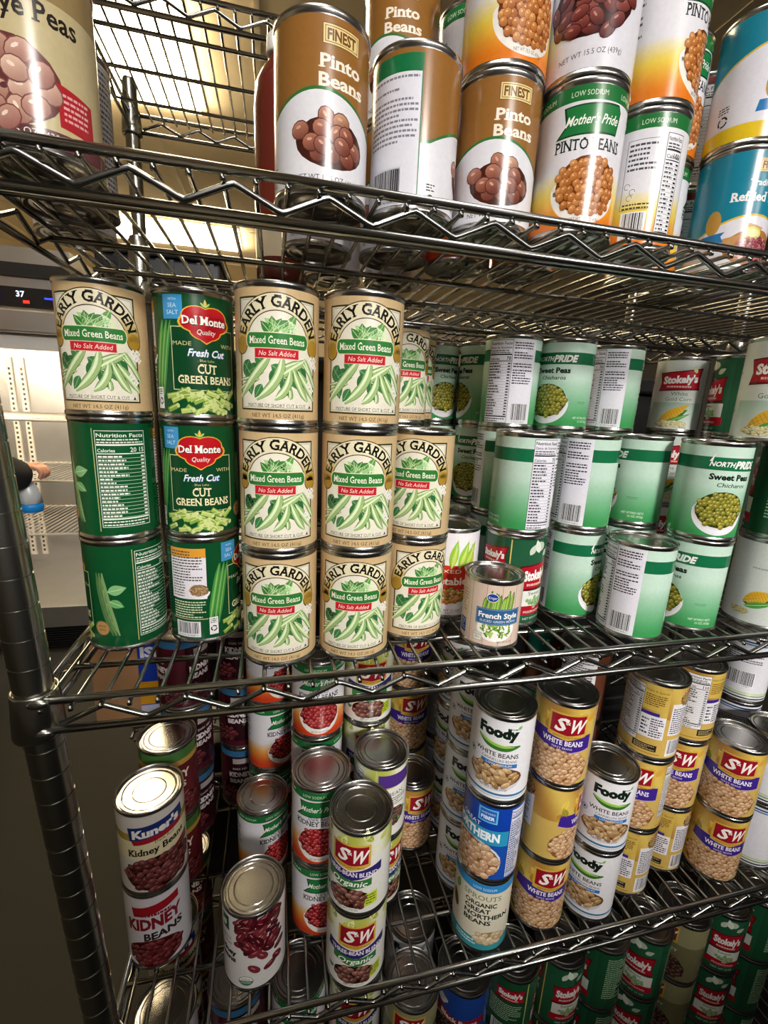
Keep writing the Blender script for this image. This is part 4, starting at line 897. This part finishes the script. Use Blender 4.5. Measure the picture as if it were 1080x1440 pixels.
stack('L', .3470, .4050, [('foody', 30)]*3, 'deep sliver stack, left')
stack('L', .3540, .4860, [('nut', 6)]*3, 'rear sliver stack beside dark gap')
stack('L', .3245, .2365, [('spr', 0), ('north', 22), ('foody', 3)], 'mixed front stack above teal base')
stack('L', .4165, .2450, [('sww', -6), ('sww', -50), ('sww', 4)], 'front stack beside blue bean can')
stack('L', .4971, .2400, [('foody', 7), ('foody', -12)], 'front pair with grey lid')
stack('L', .5735, .2595, [('sww', 100), ('sww', 16), ('sww', 98)], 'fourth front stack, lower shelf right half')
stack('L', .6572, .2795, [('sww', 98), ('sww', 4), ('sww', 62)], 'stack set back beside grey-lidded pair')
stack('L', .7341, .2490, [('sww', -8), ('sww', 4)], 'large right pair with grey lid')
stack('L', .8381, .3392, [('plain', -4)]*3, 'rear stack at far right edge')
stack('L', .8150, .2530, [('plain', 90)]*2, 'front stack at far right edge')
stack('L', .5200, .3450, [('ypan', 0)]*3, 'stack behind grey-lidded cannellini pair')
stack('L', .5100, .4300, [('ypan', -84)]*3, 'teal-panelled stack deepest behind cannellini')
# bottom shelf
for x, y, d, u, w in ((-.090, .272, 'wkid', 0, 'far left front stack, bottom shelf'), (-.004, .290, 'mar', 20, 'second front stack from left, bottom shelf'),
        (.080, .279, 'mkid', 0, 'bottom shelf stack under organic kidney can'), (-.102, .498, 'gband', 0, 'rear left stack on bottom shelf'), (-.105, .385, 'kun', 0, 'left middle stack on bottom shelf'),
        (.160, .270, 'three', 0, 'bottom shelf stack under front blend'), (.255, .314, 'foody', 0, 'bottom shelf stack under dark gap'), (.233, .2365, 'swd', 0, 'front stack left of blue can'),
        (.311, .2365, 'blue', 6, 'front stack on bottom shelf'), (.3885, .2365, 'gpea', -36, 'front stack right of blue stack'), (.466, .2365, 'gpea', 4, 'second green front stack, bottom shelf'),
        (.544, .2400, 'gpea', 60, 'third green front stack, bottom shelf'), (.622, .2365, 'gpea', 30, 'fourth green front stack, bottom shelf'), (.700, .2400, 'swd', 20, 'right front stack, bottom shelf'), (.779, .2380, 'gpea', 10, 'fifth green front stack, bottom shelf'), (.858, .2380, 'gpea', 50, 'rightmost green front stack, bottom shelf')):
    stack('B', x, y, [(d, u)]*3, w)

# maroon bottle at the back of the top shelf
t = thing('sauce_bottle', 'tall glossy maroon bottle behind the leftmost brown pinto can', 'bottle', (.0665, .5200, ZS['T']))
bm = bmesh.new(); lathe(bm, [(0, .001), (.030, 0), (.0345, .004), (.035, .02), (.035, .21), (.033, .235), (.025, .252), (.017, .262), (.016, .268), (0, .269)], 40); link('bottle_body', bm_mesh(bm), t, MT['maroon'])
bm = bmesh.new(); lathe(bm, [(0, .2692), (.018, .2692), (.0185, .272), (.0185, .288), (.017, .29), (0, .29)], 32); link('cap', bm_mesh(bm), t, MT['white'])
bm = bmesh.new(); lathe(bm, [(.0353, .03), (.0353, .075)], 40); link('wrapper', bm_mesh(bm), t, mat('bottle_wrapper', '#d8c9a8', .4, noise=.1))

# black crates and a tray on the unit behind
for k, (x0, x1, z0, h) in enumerate(((-.215, -.03, 1.374, .052),)):
    t = thing('storage_crate', 'black ribbed plastic crate on the wire shelf below the light', 'crate', ((x0+x1)/2, .78, z0))
    w = (x1-x0)/2; bm = bmesh.new(); box(bm, -w, w, -.12, .12, 0, h-.006, .004); link('crate_body', bm_mesh(bm, False), t, MT['black'])
    bm = bmesh.new(); box(bm, -w-.008, w+.008, -.128, .128, h-.0055, h+.004, .003); link('rim', bm_mesh(bm, False), t, MT['black'])
    for i in range(9): box_obj('rib', (-w+.012+i*(2*w-.024)/8-.003, -w+.012+i*(2*w-.024)/8+.003, -.1255, -.1205, .006, h-.008), MT['black'], t)
for x0, x1, z0, h, lab in ((-.035, .46, .987, .30, 'added black tote darkening gaps behind the middle shelf cans, left of its twin'), (.49, .97, .987, .30, 'added black tote darkening gaps behind the middle shelf cans, right of its twin'),
        (-.110, .42, .602, .33, 'added black tote darkening gaps behind the lower shelf kidney cans'), (.45, .97, .602, .33, 'added black tote darkening gaps behind the lower shelf white bean cans'),
        (-.110, .42, .162, .36, 'added black tote darkening gaps behind the bottom shelf, left half'), (.45, .97, .162, .36, 'added black tote darkening gaps behind the bottom shelf, right half')):
    t = thing('gap_darkening_tote', lab, 'added dark tote', ((x0+x1)/2, .782, z0), 0, 'added black totes darkening the gaps behind'); w = (x1-x0)/2  # totes added on the rear shelves so the gaps between cans go dark
    bm = bmesh.new(); box(bm, -w+.012, w-.012, -.125, .125, 0, h-.03, .01); link('tub', bm_mesh(bm, False), t, MT['black'])
    bm = bmesh.new(); box(bm, -w, w, -.14, .14, h-.0298, h, .006); link('tote_lid', bm_mesh(bm, False), t, MT['black'])
# cardboard box with a printed side
t = thing('cardboard_box', 'brown cardboard box with blue and yellow printed side on rear shelf', 'box', (-.205, .765, .602))
box_obj('carton', (-.07, .058, -.125, .125, 0, .185), MT['card'], t, .002)
bm = bmesh.new(); box(bm, -.0702, .0582, -.02, .02, .1852, .1858); link('tape', bm_mesh(bm, False), t, mat('tape', '#b89468', .3, noise=.05))
A = Art(rad=1000, h=180, base='#1f47b0'); A.tris = []; A.rect(0, 50, 0, 180, '#1f3fae', 0); A.rect(0, 50, 30, 78, '#e0a224', 1); A.rect(0, 50, 0, 28, '#c9cbe0', 1)
A.text('&', 25, 160, 18, '#e6e8f2', 2, bold=.05); A.text('ISE', 25, 130, 20, '#e6e8f2', 2, bold=.05, w=40)
me = bpy.data.meshes.new('print'); V = []; Fc = []; Cc = []
for P, c, l in A.tris:
    i0 = len(V); V += [(u*.001, -.0004*l, v*.001) for u, v in P]; Fc.append(list(range(i0, i0+len(P)))); Cc += [(*lin(c), 1)]*len(P)
me.from_pydata(V, [], Fc); me.update(); at = me.color_attributes.new('ink', 'FLOAT_COLOR', 'POINT'); at.data.foreach_set('color', [v for c in Cc for v in c]); me.materials.append(MT['label'])
o = link('printed_panel', me, t); o.location = (.0085, -.1257, .002); o['label'] = 'blue, yellow and white printed panel'

# ------------------------------------------------------------------ reach-in refrigerator, standing open
FX0, FX1, FY0, FY1, FZ0, FZ1 = -1.62, -.735, 2.05, 2.80, .12, 1.74
t = thing('reach_in_refrigerator', 'open stainless steel reach-in refrigerator with lit digital display', 'refrigerator', ((FX0+FX1)/2, (FY0+FY1)/2, 0))
t.location = (0, 0, 0)
bm = bmesh.new()
box(bm, FX0, FX0+.05, FY0, FY1, FZ0, FZ1); box(bm, FX1-.04, FX1, FY0, FY1, FZ0, FZ1); box(bm, FX0+.05, FX1-.04, FY1-.05, FY1, FZ0, FZ1)
box(bm, FX0+.05, FX1-.04, FY0, FY1-.05, FZ0, FZ0+.10); box(bm, FX0+.05, FX1-.04, FY0, FY1-.05, 1.47, FZ1)
link('cabinet', bm_mesh(bm, False), t, MT['brushed'])
box_obj('gasket', (FX0, FX1, FY0-.012, FY0-.001, 1.63, 1.68), MT['darkgap'], t)
box_obj('control_panel', (FX0, FX1-.005, FY0-.02, FY0-.001, 1.52, 1.59), MT['black'], t)
d = bpy.data.objects['control_panel']
def seg_text(s, x, y, z, h, m, parent, name):
    tr, tw = text_tris(s, .02); k = h/CAPH; V = []; Fc = []
    for q in tr:
        Fc.append([len(V)+i for i in range(len(q))]); V += [(x+p[0]*k, y, z+p[1]*k) for p in q]
    me = bpy.data.meshes.new(name); me.from_pydata(V, [], Fc); me.update(); return link(name, me, parent, m)
seg_text('37', -.928, FY0-.0206, 1.555, .022, MT['whiteled'], d, 'digits')
box_obj('red_light', (-.905, -.885, FY0-.023, FY0-.0202, 1.532, 1.542), MT['redled'], d)
box_obj('blue_light', (-1.02, -.985, FY0-.023, FY0-.0202, 1.540, 1.575), MT['blueled'], d); box_obj('status_light', (-.83, -.80, FY0-.023, FY0-.0202, 1.552, 1.558), MT['blueled'], d)
box_obj('header_rail', (FX0, FX1-.01, FY0-.035, FY0-.001, 1.42, 1.505), MT['brushed'], t, .006)
box_obj('inner_header', (FX0+.051, FX1-.041, FY0+.01, FY0+.05, 1.36, 1.468), MT['white'], t)
for x in (-1.315, -1.258):
    bm = bmesh.new(); box(bm, x-.014, x+.014, FY1-.066, FY1-.052, .26, 1.36); s = link('pilaster', bm_mesh(bm, False), t, MT['perf'])
    bm = bmesh.new()
    for i in range(40): box(bm, x-.005, x+.005, FY1-.0675, FY1-.0655, .28+i*.026, .293+i*.026)
    link('slots', bm_mesh(bm, False), s, MT['hole'])
for z in (1.07, .80, .55):
    bm = bmesh.new(); tube(bm, [(FX0+.06, FY0+.08, z), (FX1-.05, FY0+.08, z)], .006); tube(bm, [(FX0+.06, FY1-.08, z), (FX1-.05, FY1-.08, z)], .006)
    for i in range(30): tube(bm, [(FX0+.07+i*.0255, FY0+.075, z+.007), (FX0+.07+i*.0255, FY1-.075, z+.007)], .002, 5)
    link('wire_rack', bm_mesh(bm), t, MT['perf'])
bm = bmesh.new()
for i in range(9): box(bm, FX0+.02, FX1-.03, FY0-.005+.02, FY0+.03, .012+i*.012, .019+i*.012)
link('grille', bm_mesh(bm, False), t, MT['black'])
box_obj('kick_plate', (FX0+.02, FX1-.02, FY0+.035, FY1-.03, .03, .119), MT['darkgap'], t)
for x in (FX0+.06, FX1-.06):
    for y in (FY0+.07, FY1-.07):
        bm = bmesh.new(); lathe(bm, [(0, 0), (.02, 0), (.02, .005), (.012, .012), (.012, .029), (0, .029)], 16, x, y); link('leg', bm_mesh(bm), t, MT['black'])
bm = bmesh.new(); box(bm, FX0-.80, FX0-.004, FY0-.030, FY0+.030, FZ0+.05, 1.46, .006); dr = link('door', bm_mesh(bm, False), t, MT['brushed'])
bm = bmesh.new(); tube(bm, [(FX0-.70, FY0+.028, .8), (FX0-.70, FY0+.07, .8), (FX0-.70, FY0+.07, 1.1), (FX0-.70, FY0+.028, 1.1)], .012); link('handle', bm_mesh(bm), dr, MT['black'])
box_obj('lamp', (FX0+.10, FX1-.10, FY0+.08, FY0+.11, 1.455, 1.469), mat('interior_lamp', '#f4ead2', .6, emit='#fff0d8', estr=190), t)

# ------------------------------------------------------------------ person reaching into the refrigerator, mostly out of view
def skin_mesh(name, pts, edges, radii, parent, m, sub=2):
    me = bpy.data.meshes.new(name); me.from_pydata(pts, edges, []); o = bpy.data.objects.new(name, me); C.objects.link(o)
    md = o.modifiers.new('skin', 'SKIN'); md.use_smooth_shade = True
    for i, r in enumerate(radii): me.skin_vertices[0].data[i].radius = (r, r) if not isinstance(r, tuple) else r
    me.skin_vertices[0].data[0].use_root = True
    sb = o.modifiers.new('sub', 'SUBSURF'); sb.levels = sub; sb.render_levels = sub
    dg = bpy.context.evaluated_depsgraph_get(); oe = o.evaluated_get(dg); nm = bpy.data.meshes.new_from_object(oe)
    bpy.data.objects.remove(o)
    for p in nm.polygons: p.use_smooth = True
    nm.materials.clear()
    q = link(name, nm, parent, m); return q
PX, PY = -1.36, 1.74
p = thing('person', 'person in a black sleeve reaching toward the open refrigerator', 'person', (0, 0, 0))
HX, HY, HZ = -.905, 1.80, .908          # wrist
body_pts = [(PX, PY, .93), (PX, PY, 1.15), (PX+.03, PY, 1.36), (PX+.05, PY, 1.50), (PX+.07, PY, 1.56), (PX+.09, PY, 1.66), (PX+.09, PY, 1.74),
            (PX+.03, PY-.17, 1.42), (PX+.06, PY-.21, 1.16), (PX+.24, PY-.10, 1.0), (HX, HY, HZ),
            (PX+.03, PY+.17, 1.42), (PX+.03, PY+.20, 1.14), (PX+.12, PY+.18, .90),
            (PX, PY-.10, .84), (PX+.01, PY-.10, .48), (PX-.02, PY-.10, .09), (PX+.13, PY-.10, .035),
            (PX, PY+.10, .84), (PX+.01, PY+.10, .48), (PX-.02, PY+.10, .09), (PX+.13, PY+.10, .035)]
body_ed = [(0,1),(1,2),(2,3),(3,4),(4,5),(5,6),(2,7),(7,8),(8,9),(9,10),(2,11),(11,12),(12,13),(0,14),(14,15),(15,16),(16,17),(0,18),(18,19),(19,20),(20,21)]
body_r = [.14,.135,.14,.06,.062,.095,.08,.06,.048,.042,.026,.06,.048,.028,.085,.06,.045,.032,.085,.06,.045,.032]
skin_mesh('body', body_pts, body_ed, body_r, p, MT['skin'])
def grow(ids, add): return [body_pts[i] for i in ids], [body_r[i]+add for i in ids]
JP = [0,1,2,3,7,8,9,10,11,12,13]; mp = {v: i for i, v in enumerate(JP)}
pts = [body_pts[i] for i in JP]; pts[mp[10]] = (HX+.066, HY-.012, HZ-.046); pts[mp[3]] = (PX+.045, PY, 1.47)
rr = [body_r[i]+.014 for i in JP]; rr[mp[10]] = .066; rr[mp[9]] = .074; rr[mp[13]] = .040
skin_mesh('jacket', pts, [(mp[a], mp[b]) for a, b in body_ed if a in mp and b in mp], rr, p, MT['sleeve'])
TP = [0,14,15,16,18,19,20]; mp = {v: i for i, v in enumerate(TP)}
skin_mesh('trousers', [body_pts[i] for i in TP], [(mp[a], mp[b]) for a, b in body_ed if a in mp and b in mp], [body_r[i]+.016 for i in TP], p, MT['jean'])
bm = bmesh.new(); bmesh.ops.create_uvsphere(bm, u_segments=24, v_segments=16, radius=.108, matrix=Matrix.Translation((PX+.075, PY, 1.725)) @ Matrix.Diagonal((1.0, .92, .9, 1)))
link('hair', bm_mesh(bm), p, MT['hair'])
TS = [(16, 17), (20, 21)]
for a, b in TS: skin_mesh('shoe', [(body_pts[a][0]-.02, body_pts[a][1], .052), ((body_pts[a][0]+body_pts[b][0])/2, body_pts[b][1], .052), (body_pts[b][0]+.03, body_pts[b][1], .046)], [(0, 1), (1, 2)], [.05, .05, .044], p, MT['black'])
# hand: palm and five fingers closed on the bag's neck
hp = [(HX+.01, HY, HZ-.002), (HX+.04, HY, HZ+.010), (HX+.066, HY, HZ+.008)]; he = [(0,1),(1,2)]; hr = [.024, (.030, .016), (.030, .014)]
for k, (dy, L) in enumerate(((.027, .9), (.009, 1.0), (-.009, .95), (-.026, .75))):
    b = len(hp); x0 = HX+.070
    hp += [(x0, HY+dy, HZ+.008), (x0+.024*L, HY+dy, HZ+.002), (x0+.034*L, HY+dy*.9, HZ-.018), (x0+.022*L, HY+dy*.85, HZ-.038)]
    he += [(2, b), (b, b+1), (b+1, b+2), (b+2, b+3)]; hr += [.0095, .0088, .0082, .0074]
b = len(hp); hp += [(HX+.02, HY-.030, HZ-.012), (HX+.045, HY-.042, HZ-.028), (HX+.066, HY-.036, HZ-.042)]; he += [(1, b), (b, b+1), (b+1, b+2)]; hr += [.013, .0105, .009]
skin_mesh('hand', hp, he, hr, p, MT['skin'])
# bag in the hand
t = thing('plastic_bag', 'clear plastic bag with bright blue bottom hanging from the hand', 'bag', (HX+.03, HY, HZ-.056))
t.location = (0, 0, 0)
def bag_ring(z, rx, ry, n=20, w=.006, ph=0):
    return [(HX+.038+(rx+w*math.sin(5*a+ph))*math.cos(a), HY-.002+(ry+w*math.cos(4*a+ph))*math.sin(a), z) for a in [2*PI*i/n for i in range(n)]]
def bag_mesh(levels):
    bm = bmesh.new(); rs = [[bm.verts.new(q) for q in bag_ring(*l)] for l in levels]
    for a, b2 in zip(rs, rs[1:]):
        for i in range(20): bm.faces.new((a[i], a[(i+1) % 20], b2[(i+1) % 20], b2[i]))
    bm.faces.new(rs[0]); bm.faces.new(rs[-1]); return bm_mesh(bm)
link('bag_film', bag_mesh([(HZ-.05, .012, .012, 20, .002), (HZ-.068, .024, .02, 20, .004, 1), (HZ-.095, .034, .028, 20, .004, 2), (HZ-.135, .038, .030, 20, .003, 0)]), t, MT['bag'])
link('blue_pack', bag_mesh([(HZ-.136, .0378, .0298, 20, .003), (HZ-.15, .040, .031, 20, .003), (HZ-.168, .037, .028, 20, .003, 1), (HZ-.172, .030, .020, 20, .002)]), t, MT['blue'])
